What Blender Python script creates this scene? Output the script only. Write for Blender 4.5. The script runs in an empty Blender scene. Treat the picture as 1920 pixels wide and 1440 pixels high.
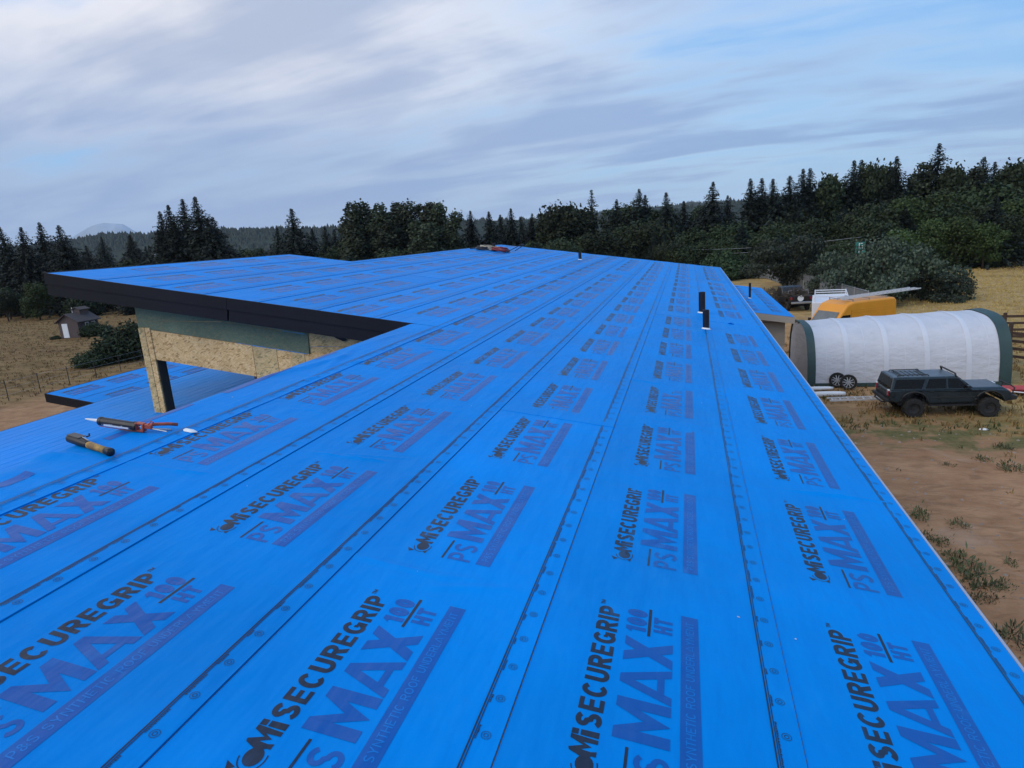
import bpy, bmesh, math, random
from mathutils import Matrix, Vector, noise

# ------------------------------------------------------------------ camera, sky, sun, exposure
scn = bpy.context.scene
COL = scn.collection
CZ = 7.6                                   # eye height over the yard
F, PIT, YAW, ROL = 1209.376, 0.2238132, 0.2752176, -0.0743903
fwd = Vector((-math.sin(YAW)*math.cos(PIT), math.cos(YAW)*math.cos(PIT), -math.sin(PIT)))
rgt = Vector((math.cos(YAW), math.sin(YAW), 0)); upv = rgt.cross(fwd)
r2 = math.cos(ROL)*rgt + math.sin(ROL)*upv
u2 = -math.sin(ROL)*rgt + math.cos(ROL)*upv
cam = bpy.data.cameras.new('camera'); camo = bpy.data.objects.new('camera', cam); COL.objects.link(camo)
camo.matrix_world = Matrix(((r2.x, u2.x, -fwd.x, 0), (r2.y, u2.y, -fwd.y, 0), (r2.z, u2.z, -fwd.z, CZ), (0, 0, 0, 1)))
cam.sensor_fit = 'HORIZONTAL'; cam.sensor_width = 36; cam.lens = 36*F/1920
cam.clip_start = 0.05; cam.clip_end = 30000
scn.camera = camo
scn.view_settings.view_transform = 'Standard'; scn.view_settings.look = 'None'
scn.view_settings.exposure = 0; scn.view_settings.gamma = 1; scn.view_settings.use_curve_mapping = False
scn.cycles.use_denoising = True
scn.cycles.max_bounces = 6; scn.cycles.volume_bounces = 1; scn.cycles.transparent_max_bounces = 8

class NT:
    """tiny helper to write node trees"""
    def __init__(s, tree): s.t = tree; s.n = tree.nodes; s.l = tree.links
    def new(s, typ, **kw):
        n = s.n.new(typ)
        for k, v in kw.items(): setattr(n, k, v)
        return n
    def put(s, sock, v):
        if isinstance(v, bpy.types.NodeSocket): s.l.new(v, sock)
        elif v is not None: sock.default_value = v
    def math(s, op, a, b=None, c=None, clamp=False):
        n = s.new('ShaderNodeMath', operation=op); n.use_clamp = clamp
        s.put(n.inputs[0], a)
        if b is not None: s.put(n.inputs[1], b)
        if c is not None: s.put(n.inputs[2], c)
        return n.outputs[0]
    def vmath(s, op, a, b=None):
        n = s.new('ShaderNodeVectorMath', operation=op); s.put(n.inputs[0], a)
        if b is not None: s.put(n.inputs[1], b)
        return n.outputs[0]
    def comb(s, x, y, z):
        n = s.new('ShaderNodeCombineXYZ'); s.put(n.inputs[0], x); s.put(n.inputs[1], y); s.put(n.inputs[2], z); return n.outputs[0]
    def sep(s, v):
        n = s.new('ShaderNodeSeparateXYZ'); s.put(n.inputs[0], v); return n.outputs
    def noise(s, v, scale, detail=4, rough=.55, dist=0, out=0):
        n = s.new('ShaderNodeTexNoise'); s.put(n.inputs['Vector'], v); n.inputs['Scale'].default_value = scale
        n.inputs['Detail'].default_value = detail; n.inputs['Roughness'].default_value = rough; n.inputs['Distortion'].default_value = dist
        return n.outputs[out]
    def ramp(s, v, a, b, c0=0., c1=1., smooth=True):
        n = s.new('ShaderNodeMapRange'); n.interpolation_type = 'SMOOTHSTEP' if smooth else 'LINEAR'
        s.put(n.inputs[0], v)
        for i, q in zip((1, 2, 3, 4), (a, b, c0, c1)): s.put(n.inputs[i], q)
        return n.outputs[0]
    def mix(s, f, a, b, blend='MIX'):
        n = s.new('ShaderNodeMix', data_type='RGBA', blend_type=blend); s.put(n.inputs[0], f)
        for i, q in ((6, a), (7, b)):
            if isinstance(q, tuple): q = (*q[:3], 1)
            s.put(n.inputs[i], q)
        return n.outputs[2]
    def hsv(s, c, h=.5, sat=1., val=1.):
        n = s.new('ShaderNodeHueSaturation'); s.put(n.inputs['Color'], c); s.put(n.inputs['Hue'], h); s.put(n.inputs['Saturation'], sat); s.put(n.inputs['Value'], val)
        return n.outputs[0]

SUN_EL, SUN_AZ = math.radians(42), math.radians(215)      # azimuth clockwise from +Y: behind the camera, left
w = bpy.data.worlds.new('World'); scn.world = w; w.use_nodes = True
T = NT(w.node_tree); T.n.clear()
sky = T.new('ShaderNodeTexSky', sky_type='NISHITA'); sky.sun_disc = False
sky.sun_elevation = SUN_EL; sky.sun_rotation = SUN_AZ; sky.air_density = 1.0; sky.dust_density = 1.5; sky.ozone_density = 1.5
tc = T.new('ShaderNodeTexCoord'); D = T.vmath('NORMALIZE', tc.outputs['Generated'])
dx, dy, dz = T.sep(D)
zz = T.math('ADD', T.math('MAXIMUM', dz, 0.0), 0.13)
px = T.math('DIVIDE', dx, zz); py = T.math('DIVIDE', dy, zz)
# rotate so that the streaks run up to the right
ang = math.radians(9)
qx = T.math('ADD', T.math('MULTIPLY', px, math.cos(ang)), T.math('MULTIPLY', py, -math.sin(ang)))
qy = T.math('ADD', T.math('MULTIPLY', px, math.sin(ang)), T.math('MULTIPLY', py, math.cos(ang)))
P1 = T.comb(T.math('MULTIPLY', qx, 1.0), qy, 6.2)
big = T.noise(P1, .42, 6, .55, .3)
P2 = T.comb(T.math('MULTIPLY', qx, .68), T.math('MULTIPLY', qy, 1.2), 3.1)
mid = T.noise(P2, .85, 6, .52, .5)
P3 = T.comb(T.math('MULTIPLY', qx, .30), T.math('MULTIPLY', qy, 1.1), 7.7)
fine = T.noise(P3, 2.8, 6, .55, .3)
# the cover is closed to the left and breaks up to the right
az = T.ramp(T.math('ADD', dx, T.math('MULTIPLY', dy, .12)), -.50, .40)
cover = T.math('ADD', T.math('MULTIPLY', big, .50), T.math('ADD', T.math('MULTIPLY', mid, .34), T.math('MULTIPLY', fine, .26)))
cover = T.math('SUBTRACT', cover, T.math('MULTIPLY', az, .095))
cl = T.ramp(cover, .385, .525)
shade = T.ramp(T.math('ADD', T.math('MULTIPLY', mid, .42), T.math('ADD', T.math('MULTIPLY', big, .44), T.math('MULTIPLY', fine, .26))), .50, .64)
warm = T.ramp(T.math('ADD', dz, T.math('MULTIPLY', T.math('SUBTRACT', big, .5), .35)), .08, .30)
K = 9.9                                                   # radiance is read through a Background strength of 0.1
def k(c): return tuple(v*K for v in c)
bright = T.mix(az, T.mix(warm, k((.46, .56, .74)), k((1.0, .93, .93))), T.mix(warm, k((.66, .84, .98)), k((.72, .84, .97))))
dark = T.mix(az, T.mix(warm, k((.34, .45, .68)), k((.53, .57, .70))), T.mix(warm, k((.32, .47, .72)), k((.40, .53, .78))))
cloud = T.mix(shade, bright, dark)
blue = T.mix(T.ramp(dz, .03, .4), k((.40, .66, .94)), k((.22, .52, 1.0)))
clear = T.mix(.15, blue, sky.outputs[0])
skyc = T.mix(cl, clear, cloud)
# haze belt low over the land
belt = T.ramp(dz, -.01, .10, .7, 0.0)
skyc = T.mix(belt, skyc, T.mix(az, k((.44, .55, .75)), k((.50, .64, .84))))
skyc = T.mix(1.0, skyc, (.91, .98, 1.05), 'MULTIPLY')
bg = T.new('ShaderNodeBackground'); T.put(bg.inputs[0], skyc); bg.inputs[1].default_value = 0.1
wo = T.new('ShaderNodeOutputWorld'); T.l.new(bg.outputs[0], wo.inputs[0])

sl = bpy.data.lights.new('sun', 'SUN'); sl.energy = 1.45; sl.angle = math.radians(50); sl.color = (1, .95, .89)
so = bpy.data.objects.new('sun', sl); COL.objects.link(so)
sdir = Vector((math.sin(SUN_AZ)*math.cos(SUN_EL), math.cos(SUN_AZ)*math.cos(SUN_EL), math.sin(SUN_EL)))
so.rotation_euler = (-sdir).to_track_quat('-Z', 'Y').to_euler(); so.location = (0, 0, 60)

# ------------------------------------------------------------------ helpers
R = math.radians
class MB:
    def __init__(s): s.v = []; s.f = []; s.m = []
    def add(s, verts, faces, mi=0, M=None):
        b = len(s.v)
        s.v += [tuple(M @ Vector(q)) if M else tuple(q) for q in verts]
        s.f += [tuple(b+i for i in f) for f in faces]; s.m += [mi]*len(faces); return s
    def box(s, c, d, mi=0, M=None, rot=None):
        hx, hy, hz = d[0]/2, d[1]/2, d[2]/2
        vs = [Vector((x, y, z)) for x in (-hx, hx) for y in (-hy, hy) for z in (-hz, hz)]
        if rot: vs = [rot @ q for q in vs]
        vs = [q + Vector(c) for q in vs]
        return s.add(vs, [(0, 1, 3, 2), (4, 6, 7, 5), (0, 4, 5, 1), (2, 3, 7, 6), (0, 2, 6, 4), (1, 5, 7, 3)], mi, M)
    def prism(s, poly, y0, y1, mi=0, M=None, axis='y'):
        """poly in (a,b); extruded along axis"""
        n = len(poly)
        def P(a, b, c): return {'y': (a, c, b), 'x': (c, a, b), 'z': (a, b, c)}[axis]
        vs = [P(a, b, y0) for a, b in poly]+[P(a, b, y1) for a, b in poly]
        fs = [tuple(range(n)), tuple(reversed(range(n, 2*n)))]+[(i, (i+1) % n+0, (i+1) % n+n, i+n) for i in range(n)]
        return s.add(vs, fs, mi, M)
    def tube(s, pts, r, n=8, mi=0, M=None, cap=True, r1=None):
        pts = [Vector(q) for q in pts]; vs = []; fs = []; m = len(pts)
        for i, q in enumerate(pts):
            t = (pts[min(i+1, m-1)]-pts[max(i-1, 0)]).normalized()
            a = t.cross(Vector((0, 0, 1)) if abs(t.z) < .9 else Vector((1, 0, 0))).normalized(); b = t.cross(a)
            rr = r if r1 is None else r+(r1-r)*i/max(1, m-1)
            vs += [q+rr*(math.cos(2*math.pi*j/n)*a+math.sin(2*math.pi*j/n)*b) for j in range(n)]
        for i in range(m-1):
            fs += [(i*n+j, i*n+(j+1) % n, (i+1)*n+(j+1) % n, (i+1)*n+j) for j in range(n)]
        if cap: fs += [tuple(reversed(range(n))), tuple((m-1)*n+j for j in range(n))]
        return s.add(vs, fs, mi, M)
    def lathe(s, prof, n=24, mi=0, M=None):
        """prof: (r,z) list about z"""
        vs = []; fs = []
        for r, z in prof: vs += [(r*math.cos(2*math.pi*j/n), r*math.sin(2*math.pi*j/n), z) for j in range(n)]
        for i in range(len(prof)-1):
            fs += [(i*n+j, i*n+(j+1) % n, (i+1)*n+(j+1) % n, (i+1)*n+j) for j in range(n)]
        return s.add(vs, fs, mi, M)
    def grid(s, fn, us, vs_, mi=0):
        b = len(s.v); nu, nv = len(us), len(vs_)
        s.v += [tuple(fn(u, v)) for u in us for v in vs_]
        for i in range(nu-1):
            for j in range(nv-1):
                s.f.append((b+i*nv+j, b+(i+1)*nv+j, b+(i+1)*nv+j+1, b+i*nv+j+1)); s.m.append(mi)
        return s
    def mesh(s, name, mats, smooth=False):
        me = bpy.data.meshes.new(name); me.from_pydata(s.v, [], s.f)
        for m in (mats if isinstance(mats, (list, tuple)) else [mats]): me.materials.append(m)
        me.polygons.foreach_set('material_index', s.m)
        if smooth: me.polygons.foreach_set('use_smooth', [True]*len(me.polygons))
        me.update(); return me
    def build(s, name, mats, parent=None, M=None, smooth=False, bevel=0, label=None):
        return link(name, s.mesh(name, mats, smooth), parent, M, bevel, label)
def link(name, me, parent=None, M=None, bevel=0, label=None):
    o = bpy.data.objects.new(name, me); COL.objects.link(o)
    if parent: o.parent = parent; o.matrix_parent_inverse = world(parent).inverted()
    if M is not None: o.matrix_basis = M
    if bevel:
        b = o.modifiers.new('bevel', 'BEVEL'); b.width = bevel; b.segments = 2; b.limit_method = 'ANGLE'; b.angle_limit = R(40)
    if label: o['label'] = label
    return o
def world(o):
    m = o.matrix_basis.copy()
    if o.parent: m = world(o.parent) @ o.matrix_parent_inverse @ m
    return m
def tag(o, label=None, cat=None, group=None, kind=None):
    for kk, vv in (('label', label), ('category', cat), ('group', group), ('kind', kind)):
        if vv: o[kk] = vv
    return o
def thing(name, label, cat, loc, group=None, rz=0, sc=1.0):
    o = bpy.data.objects.new(name, None); COL.objects.link(o); o.empty_display_size = .2
    o.matrix_basis = Matrix.Translation(loc) @ Matrix.Rotation(rz, 4, 'Z') @ Matrix.Diagonal((sc, sc, sc, 1))
    return tag(o, label, cat, group)
def local(o): return world(o)          # build in the thing's own frame: M=local(thing)
def copy_tree(root, M, label=None, group=None):
    r = root.copy(); COL.objects.link(r); r.matrix_basis = M
    if label: r['label'] = label
    if group: r['group'] = group
    for ch in list(root.children):
        c = ch.copy(); COL.objects.link(c); c.parent = r; c.matrix_parent_inverse = ch.matrix_parent_inverse.copy()
        for g in list(ch.children):
            d = g.copy(); COL.objects.link(d); d.parent = c; d.matrix_parent_inverse = g.matrix_parent_inverse.copy()
    return r

# ------------------------------------------------------------------ materials
def mat(name, col, rough=.6, var=.12, scale=6., metal=0, spec=.5, bump=0., bscale=None, col2=None, thr=None, detail=5, stretch=(1, 1, 1), coord='pos'):
    m = bpy.data.materials.new(name); m.use_nodes = True
    t = NT(m.node_tree); b = t.n['Principled BSDF']
    if coord == 'pos': v = t.new('ShaderNodeNewGeometry').outputs['Position']
    else: v = t.new('ShaderNodeTexCoord').outputs['Object']
    if stretch != (1, 1, 1): v = t.vmath('MULTIPLY', v, stretch)
    n = t.noise(v, scale, detail)
    c = t.hsv((*col, 1), .5, 1, t.ramp(n, .3, .7, 1-var, 1+var, False))
    if col2:
        n2 = t.noise(v, scale*.6, detail, .6); a, bb = thr or (.5, .62)
        c = t.mix(t.ramp(n2, a, bb), c, col2)
    t.put(b.inputs['Base Color'], c)
    t.put(b.inputs['Roughness'], t.ramp(n, .3, .7, max(0, rough-.06), min(1, rough+.06), False))
    b.inputs['Metallic'].default_value = metal; b.inputs['Specular IOR Level'].default_value = spec
    if bump:
        bn = t.new('ShaderNodeBump'); bn.inputs['Strength'].default_value = 1; bn.inputs['Distance'].default_value = bump
        t.put(bn.inputs['Height'], t.noise(v, bscale or scale*3, 5)); t.put(b.inputs['Normal'], bn.outputs[0])
    return m

def sheet_mat(name, col, rough, spec=.5, var=.09):
    m = bpy.data.materials.new(name); m.use_nodes = True
    t = NT(m.node_tree); b = t.n['Principled BSDF']
    pos = t.new('ShaderNodeNewGeometry').outputs['Position']
    n1 = t.noise(pos, 1.1, 4, .55)
    n2 = t.noise(t.vmath('MULTIPLY', pos, (5, 1.2, 5)), 1.6, 3, .5)
    n3 = t.noise(pos, 60, 2, .5)
    oi = t.new('ShaderNodeObjectInfo')
    c = t.hsv((*col, 1), .5, 1, t.ramp(n1, .3, .7, 1-var, 1+var, False))
    c = t.hsv(c, .5, 1, t.ramp(oi.outputs['Random'], 0, 1, .95, 1.05, False))
    scuff = t.math('MULTIPLY', t.ramp(t.noise(pos, 1.4, 5, .62), .50, .72), t.ramp(t.noise(t.vmath('MULTIPLY', pos, (3, 1, 3)), 7, 4, .6), .42, .68, 0, .30))
    c = t.mix(scuff, c, (.02, .27, .70))
    t.put(b.inputs['Base Color'], c)
    t.put(b.inputs['Roughness'], t.ramp(n1, .3, .7, rough-.05, rough+.05, False))
    b.inputs['Specular IOR Level'].default_value = spec
    hgt = t.math('ADD', t.math('MULTIPLY', n1, 1.0), t.math('ADD', t.math('MULTIPLY', n2, .35), t.math('MULTIPLY', n3, .012)))
    bn = t.new('ShaderNodeBump'); bn.inputs['Strength'].default_value = 1; bn.inputs['Distance'].default_value = .045
    t.put(bn.inputs['Height'], hgt); t.put(b.inputs['Normal'], bn.outputs[0])
    return m
M_BLUE = sheet_mat('underlayment_blue', (.0, .225, .67), .50, .05)
M_INKB = sheet_mat('ink_black', (.014, .024, .048), .38, .28)
M_INKD = sheet_mat('ink_dark_blue', (.003, .092, .37), .36, .26)
M_INKL = sheet_mat('ink_reversed', (.002, .175, .56), .36, .26)
M_RIB = sheet_mat('ribbed_blue', (.0, .26, .82), .48, .14)
M_FASC = mat('black_fascia', (.0055, .006, .010), .6, .25, 3, spec=.25, bump=.002, bscale=8)
M_DRIP = mat('drip_edge_metal', (.42, .43, .50), .4, .06, 5, metal=.3)
M_WHITEP = mat('white_sealant', (.78, .78, .78), .5, .05, 20)
M_PIPE = mat('black_pipe', (.006, .006, .009), .35, .2, 9)
M_TAN = mat('tan_siding', (.30, .25, .20), .65, .07, 2)
M_TAN2 = mat('tan_trim', (.36, .31, .26), .6, .06, 2)
M_SHEATH = mat('wall_sheathing', (.34, .26, .17), .8, .2, 5)

def osb_mat(name, c_a, c_b, c_d, green=0.):
    m = bpy.data.materials.new(name); m.use_nodes = True
    t = NT(m.node_tree); b = t.n['Principled BSDF']
    pos = t.new('ShaderNodeNewGeometry').outputs['Position']
    x, y, z = t.sep(pos)
    p = t.comb(x, z, t.math('MULTIPLY', y, .5))
    wob = t.vmath('ADD', p, t.vmath('MULTIPLY', t.noise(p, 5, 2, out=1), (.10, .10, 0)))
    def flakes(angle, sc, seed):
        ca, sa = math.cos(angle), math.sin(angle)
        xx, yy, z_ = t.sep(wob)
        q = t.comb(t.math('MULTIPLY', t.math('ADD', t.math('MULTIPLY', xx, ca), t.math('MULTIPLY', yy, sa)), sc*.30),
                   t.math('MULTIPLY', t.math('ADD', t.math('MULTIPLY', xx, -sa), t.math('MULTIPLY', yy, ca)), sc), seed)
        v = t.new('ShaderNodeTexVoronoi'); t.put(v.inputs['Vector'], q); v.inputs['Scale'].default_value = 1
        return t.sep(v.outputs['Color'])
    f1 = flakes(.35, 74, 0); f2 = flakes(-.5, 66, 4); f3 = flakes(.9, 84, 9)
    sel = t.ramp(t.noise(p, 45, 2), .44, .56)
    f = t.mix(sel, t.mix(.5, t.comb(f1[0], f1[0], f1[0]), t.comb(f3[1], f3[1], f3[1])), t.comb(f2[0], f2[1], f2[0]))
    fr = t.sep(f)[0]
    c = t.mix(t.ramp(fr, .15, .85, 0, 1, False), c_a, c_b)
    c = t.mix(t.ramp(f1[2], .82, .95), c, c_d)
    c = t.hsv(c, .5, 1, t.ramp(t.noise(p, 1.7, 4), .3, .7, .82, 1.12, False))
    t.put(b.inputs['Base Color'], c); b.inputs['Roughness'].default_value = .8
    bn = t.new('ShaderNodeBump'); bn.inputs['Distance'].default_value = .0003; t.put(bn.inputs['Height'], fr); t.put(b.inputs['Normal'], bn.outputs[0])
    return m
M_OSB = osb_mat('raw_strand_board', (.60, .35, .12), (.84, .56, .26), (.42, .23, .08))
M_OSBG = osb_mat('green_faced_board', (.11, .145, .085), (.15, .185, .105), (.19, .18, .09))
M_OSBW = osb_mat('weathered_strand_board', (.50, .32, .12), (.72, .50, .23), (.32, .24, .10))
M_DKWOOD = mat('dark_post_side', (.07, .042, .025), .8, .3, 9, stretch=(6, 6, 1))

def ground_mat():
    m = bpy.data.materials.new('yard_ground'); m.use_nodes = True
    t = NT(m.node_tree); b = t.n['Principled BSDF']
    pos = t.new('ShaderNodeNewGeometry').outputs['Position']; x, y, z = t.sep(pos)
    nA = t.noise(pos, .16, 6, .6); nB = t.noise(pos, .9, 6, .62); nC = t.noise(pos, 6, 5, .65); nD = t.noise(pos, .035, 5, .55)
    streak = t.noise(t.vmath('MULTIPLY', pos, (.16, 1.5, 1)), 1.0, 6, .65)
    # dry grass
    straw = t.mix(t.ramp(nB, .32, .68), (.30, .188, .060), (.49, .325, .125))
    straw = t.mix(t.ramp(nC, .35, .7, 0, .5), straw, (.13, .085, .035))
    straw = t.mix(t.ramp(streak, .42, .68, 0, .6), straw, (.42, .31, .16))
    straw = t.mix(t.ramp(nA, .52, .66, 0, .55), straw, (.13, .10, .035))
    straw = t.mix(t.ramp(nD, .55, .7, 0, .5), straw, (.16, .07, .03))
    left = t.ramp(x, -20, -34)
    straw = t.mix(t.math('MULTIPLY', left, .85), straw, t.mix(t.ramp(streak, .35, .65), (.090, .052, .021), (.20, .125, .052)))
    # bare soil of the yard
    trk = t.noise(t.vmath('MULTIPLY', pos, (.8, 2.2, 1)), 1.1, 6, .65, 1.4)
    soil = t.mix(t.ramp(nB, .3, .7), (.30, .155, .078), (.42, .235, .125))
    soil = t.mix(t.ramp(trk, .48, .64, 0, .5), soil, (.18, .096, .050))
    soil = t.mix(t.ramp(nC, .5, .75, 0, .5), soil, (.30, .22, .16))
    soil = t.mix(t.ramp(t.noise(pos, .5, 5, .6, .7), .58, .72, 0, .6), soil, (.40, .28, .20))
    green = t.mix(t.ramp(nC, .3, .7), (.05, .062, .018), (.13, .125, .045))
    e = t.math('ADD', t.math('MULTIPLY', t.math('SUBTRACT', nA, .5), 9), t.math('MULTIPLY', t.math('SUBTRACT', nB, .5), 5))
    # distance to the bare patch on the near right side (ellipse about the drive)
    ex = t.math('DIVIDE', t.math('SUBTRACT', x, 7.), 15); ey = t.math('DIVIDE', t.math('SUBTRACT', y, 8.), 15.2)
    rr = t.math('ADD', t.math('SQRT', t.math('ADD', t.math('MULTIPLY', ex, ex), t.math('MULTIPLY', ey, ey))), t.math('MULTIPLY', e, .028))
    bare = t.ramp(rr, 1.12, .99)
    lx = t.ramp(x, -16, -24)          # worn earth left of the house
    bare = t.math('MAXIMUM', bare, t.math('MULTIPLY', t.math('MULTIPLY', t.ramp(t.math('ADD', x, e), -42, -36), t.ramp(x, -10, -14)), .8))
    bare = t.math('MAXIMUM', bare, t.math('MULTIPLY', t.math('MULTIPLY', t.ramp(y, 60, 45), t.ramp(t.math('ADD', x, e), 13, 8)), t.math('MULTIPLY', t.ramp(x, -4, 0), .7)))
    c = t.mix(bare, straw, soil)
    gz = t.math('MULTIPLY', t.ramp(rr, .9, 1.02), t.ramp(rr, 1.32, 1.12))     # greener rim where the truck stands
    c = t.mix(t.math('MULTIPLY', gz, t.ramp(nB, .40, .58, 0, .85)), c, green)
    t.put(b.inputs['Base Color'], c); b.inputs['Roughness'].default_value = .95; b.inputs['Specular IOR Level'].default_value = .15
    bn = t.new('ShaderNodeBump'); bn.inputs['Distance'].default_value = .035
    t.put(bn.inputs['Height'], t.math('ADD', nC, t.math('ADD', t.math('MULTIPLY', nB, .8), t.math('MULTIPLY', trk, .6)))); t.put(b.inputs['Normal'], bn.outputs[0])
    return m
M_GROUND = ground_mat()

def leaf_mat(name, c1, c2, sat=1.):
    m = bpy.data.materials.new(name); m.use_nodes = True
    t = NT(m.node_tree); b = t.n['Principled BSDF']
    g = t.new('ShaderNodeNewGeometry'); oi = t.new('ShaderNodeObjectInfo')
    c = t.mix(g.outputs['Random Per Island'], c1, c2)
    c = t.hsv(c, t.ramp(oi.outputs['Random'], 0, 1, .485, .515, False), sat, t.ramp(oi.outputs['Random'], 0, 1, .6, 1.5, False))
    t.put(b.inputs['Base Color'], c); b.inputs['Roughness'].default_value = .7; b.inputs['Specular IOR Level'].default_value = .25
    return m
M_FIR = leaf_mat('fir_needles', (0.0074, 0.0136, 0.0105), (0.0217, 0.0310, 0.0211))
M_POP = leaf_mat('poplar_leaves', (0.0186, 0.0279, 0.0136), (0.0496, 0.0620, 0.0341))
M_OAK = leaf_mat('broad_leaves', (0.0121, 0.0220, 0.0083), (0.0358, 0.0495, 0.0193))
M_OAKL = leaf_mat('bright_leaves', (0.0217, 0.0403, 0.0099), (0.0527, 0.0775, 0.0217))
M_PINE = leaf_mat('pine_tufts', (0.0180, 0.0302, 0.0202), (0.0648, 0.0828, 0.0540))
M_SHRUB = leaf_mat('shrub_leaves', (0.0128, 0.0280, 0.0128), (0.0400, 0.0640, 0.0240))
M_BARK = mat('bark', (.06, .045, .035), .9, .3, 6, stretch=(1, 1, .2), coord='obj')
M_GRASS = leaf_mat('grass_blades', (.22, .15, .055), (.42, .29, .115))
M_GRASSF = leaf_mat('field_blades', (.26, .168, .058), (.39, .265, .10))
M_GRASSL = leaf_mat('meadow_blades', (.088, .054, .021), (.21, .135, .055))
M_GRASSG = leaf_mat('green_blades', (.035, .055, .018), (.11, .12, .045))

# ------------------------------------------------------------------ ground, hills
def gz(x, y):
    r = math.hypot(x, y)
    h = 0.
    if r > 26: h += .35*min(1, (r-26)/40)*noise.noise(Vector((x*.03, y*.03, 1)))
    if r > 140: h -= 0
    return h
g = MB()
def axis(lo, hi, c, fine, n):
    out = [c]
    st = fine
    q = c
    while q < hi: q += st; st *= 1.09; out.append(min(q, hi))
    q = c; st = fine
    while q > lo: q -= st; st *= 1.09; out.insert(0, max(q, lo))
    return sorted(set(out))
xs = axis(-9000, 9000, 0, 1.5, 0); ys = axis(-9000, 9000, 25, 1.5, 0)
g.grid(lambda x, y: (x, y, gz(x, y)), xs, ys)
tag(g.build('ground', M_GROUND, smooth=True), kind='structure')

M_HILL = mat('forested_hill', (.022, .033, .026), .95, .35, .02, spec=.1, bump=3., bscale=.05)
M_MTN = mat('haze_tinted_mountain', (.26, .33, .42), .95, .3, .002, spec=.1)  # distance haze painted into the pale blue base colour
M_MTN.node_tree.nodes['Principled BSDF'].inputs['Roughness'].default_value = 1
def ridge(name, crest, depth, m, seed, nseg=90, rough=.06):
    """crest: list of (x,y,h); a hill with a front slope towards the viewer and a back slope"""
    mb = MB(); pts = []
    for i in range(len(crest)-1):
        a, b_ = Vector(crest[i]), Vector(crest[i+1])
        for j in range(nseg//(len(crest)-1)): pts.append(a.lerp(b_, j/(nseg//(len(crest)-1))))
    pts.append(Vector(crest[-1]))
    dirv = Vector((crest[0][0], crest[0][1], 0)).lerp(Vector((crest[-1][0], crest[-1][1], 0)), .5).normalized()
    prof = [(-1, 0), (-.7, .3), (-.42, .62), (-.2, .86), (0, 1), (.3, .86), (.7, .45), (1, 0)]
    rows = []
    for i, q in enumerate(pts):
        hh = q.z*(1+rough*noise.fractal(Vector((i*.13, seed, 0)), 1., 2., 4))
        row = []
        for a, f_ in prof:
            n_ = noise.fractal(Vector((q.x*.004+a*2, q.y*.004, seed)), 1., 2., 4)
            row.append((q.x+dirv.x*a*depth, q.y+dirv.y*a*depth, max(-1, hh*f_*(1+(.22*n_ if 0 < f_ < 1 else 0)))))
        rows.append(row)
    mb.grid(lambda i, j: rows[i][j], range(len(rows)), range(len(prof)))
    o = mb.build(name, m, smooth=True); tag(o, kind='structure'); return rows
cz = CZ
HL = ridge('hills', [(-1150, 620, 24), (-980, 760, 46), (-905, 800, cz+43), (-833, 800, cz+47), (-757, 800, cz+42), (-628, 800, cz+40), (-543, 800, cz+33), (-446, 800, cz+29), (-330, 860, cz+26), (-120, 930, cz+18), (120, 960, cz+26), (420, 900, 22)], 260, M_HILL, 3.)
HR = ridge('far_hills', [(-700, 2100, 50), (-300, 2400, cz+62), (-16, 2500, cz+70), (95, 2500, cz+68), (203, 2500, cz+56), (700, 2300, cz+50), (1500, 1900, 60)], 500, M_HILL, 8.)
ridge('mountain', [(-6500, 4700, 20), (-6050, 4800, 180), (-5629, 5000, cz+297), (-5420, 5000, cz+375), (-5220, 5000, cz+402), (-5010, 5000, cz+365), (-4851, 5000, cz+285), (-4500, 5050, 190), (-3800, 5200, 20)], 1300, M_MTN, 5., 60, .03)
# wood on the far hill: one mass
rnd = random.Random(4)
hw = MB()
def cone(mb, x, y, z, h, r, n=5):
    vs = [(x+r*math.cos(2*math.pi*j/n+x), y+r*math.sin(2*math.pi*j/n+x), z) for j in range(n)]+[(x, y, z+h)]
    mb.add(vs, [(j, (j+1) % n, n) for j in range(n)])
for row in HL:
    for _ in range(48):
        j = rnd.choice((1, 2, 3, 3, 4, 4, 4)); a = Vector(row[j]); b_ = Vector(row[max(0, j-1)]); q = a.lerp(b_, rnd.random()*.9)
        h = rnd.uniform(1.5, 6.)*(1 if rnd.random() < .9 else 1.3)
        cone(hw, q.x+rnd.uniform(-8, 8), q.y+rnd.uniform(-8, 8), q.z-2, h+2, 1.2+h*rnd.uniform(.3, .6))
for row in HR:
    for _ in range(14):
        a = Vector(row[4]); b_ = Vector(row[3]); q = a.lerp(b_, rnd.random()*.6)
        cone(hw, q.x+rnd.uniform(-15, 15), q.y, q.z-2, rnd.uniform(6, 13), 4)
M_FARW = leaf_mat('far_wood', (0.0126, 0.0198, 0.0180), (0.0270, 0.0378, 0.0306))
tag(hw.build('distant_forest', M_FARW), 'dark conifer forest covering the distant hills', 'forest', kind='stuff')

# ------------------------------------------------------------------ the house: roof planes, sheets, lettering
AL = math.atan(2/12); DR = 1.45
E_ = Vector((math.cos(AL), 0, -math.sin(AL))); N_ = Vector((math.sin(AL), 0, math.cos(AL)))
O_ = Vector((0, 0, CZ)) - DR*N_
MR = Matrix(((E_.x, 0, N_.x, O_.x), (0, 1, 0, O_.y), (E_.z, 0, N_.z, O_.z), (0, 0, 0, 1)))   # (s down the slope, t along, h off the deck)
house = thing('house', 'new house with bright blue roof underlayment and black fascia', 'house', (-3, 11, 0))

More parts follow.
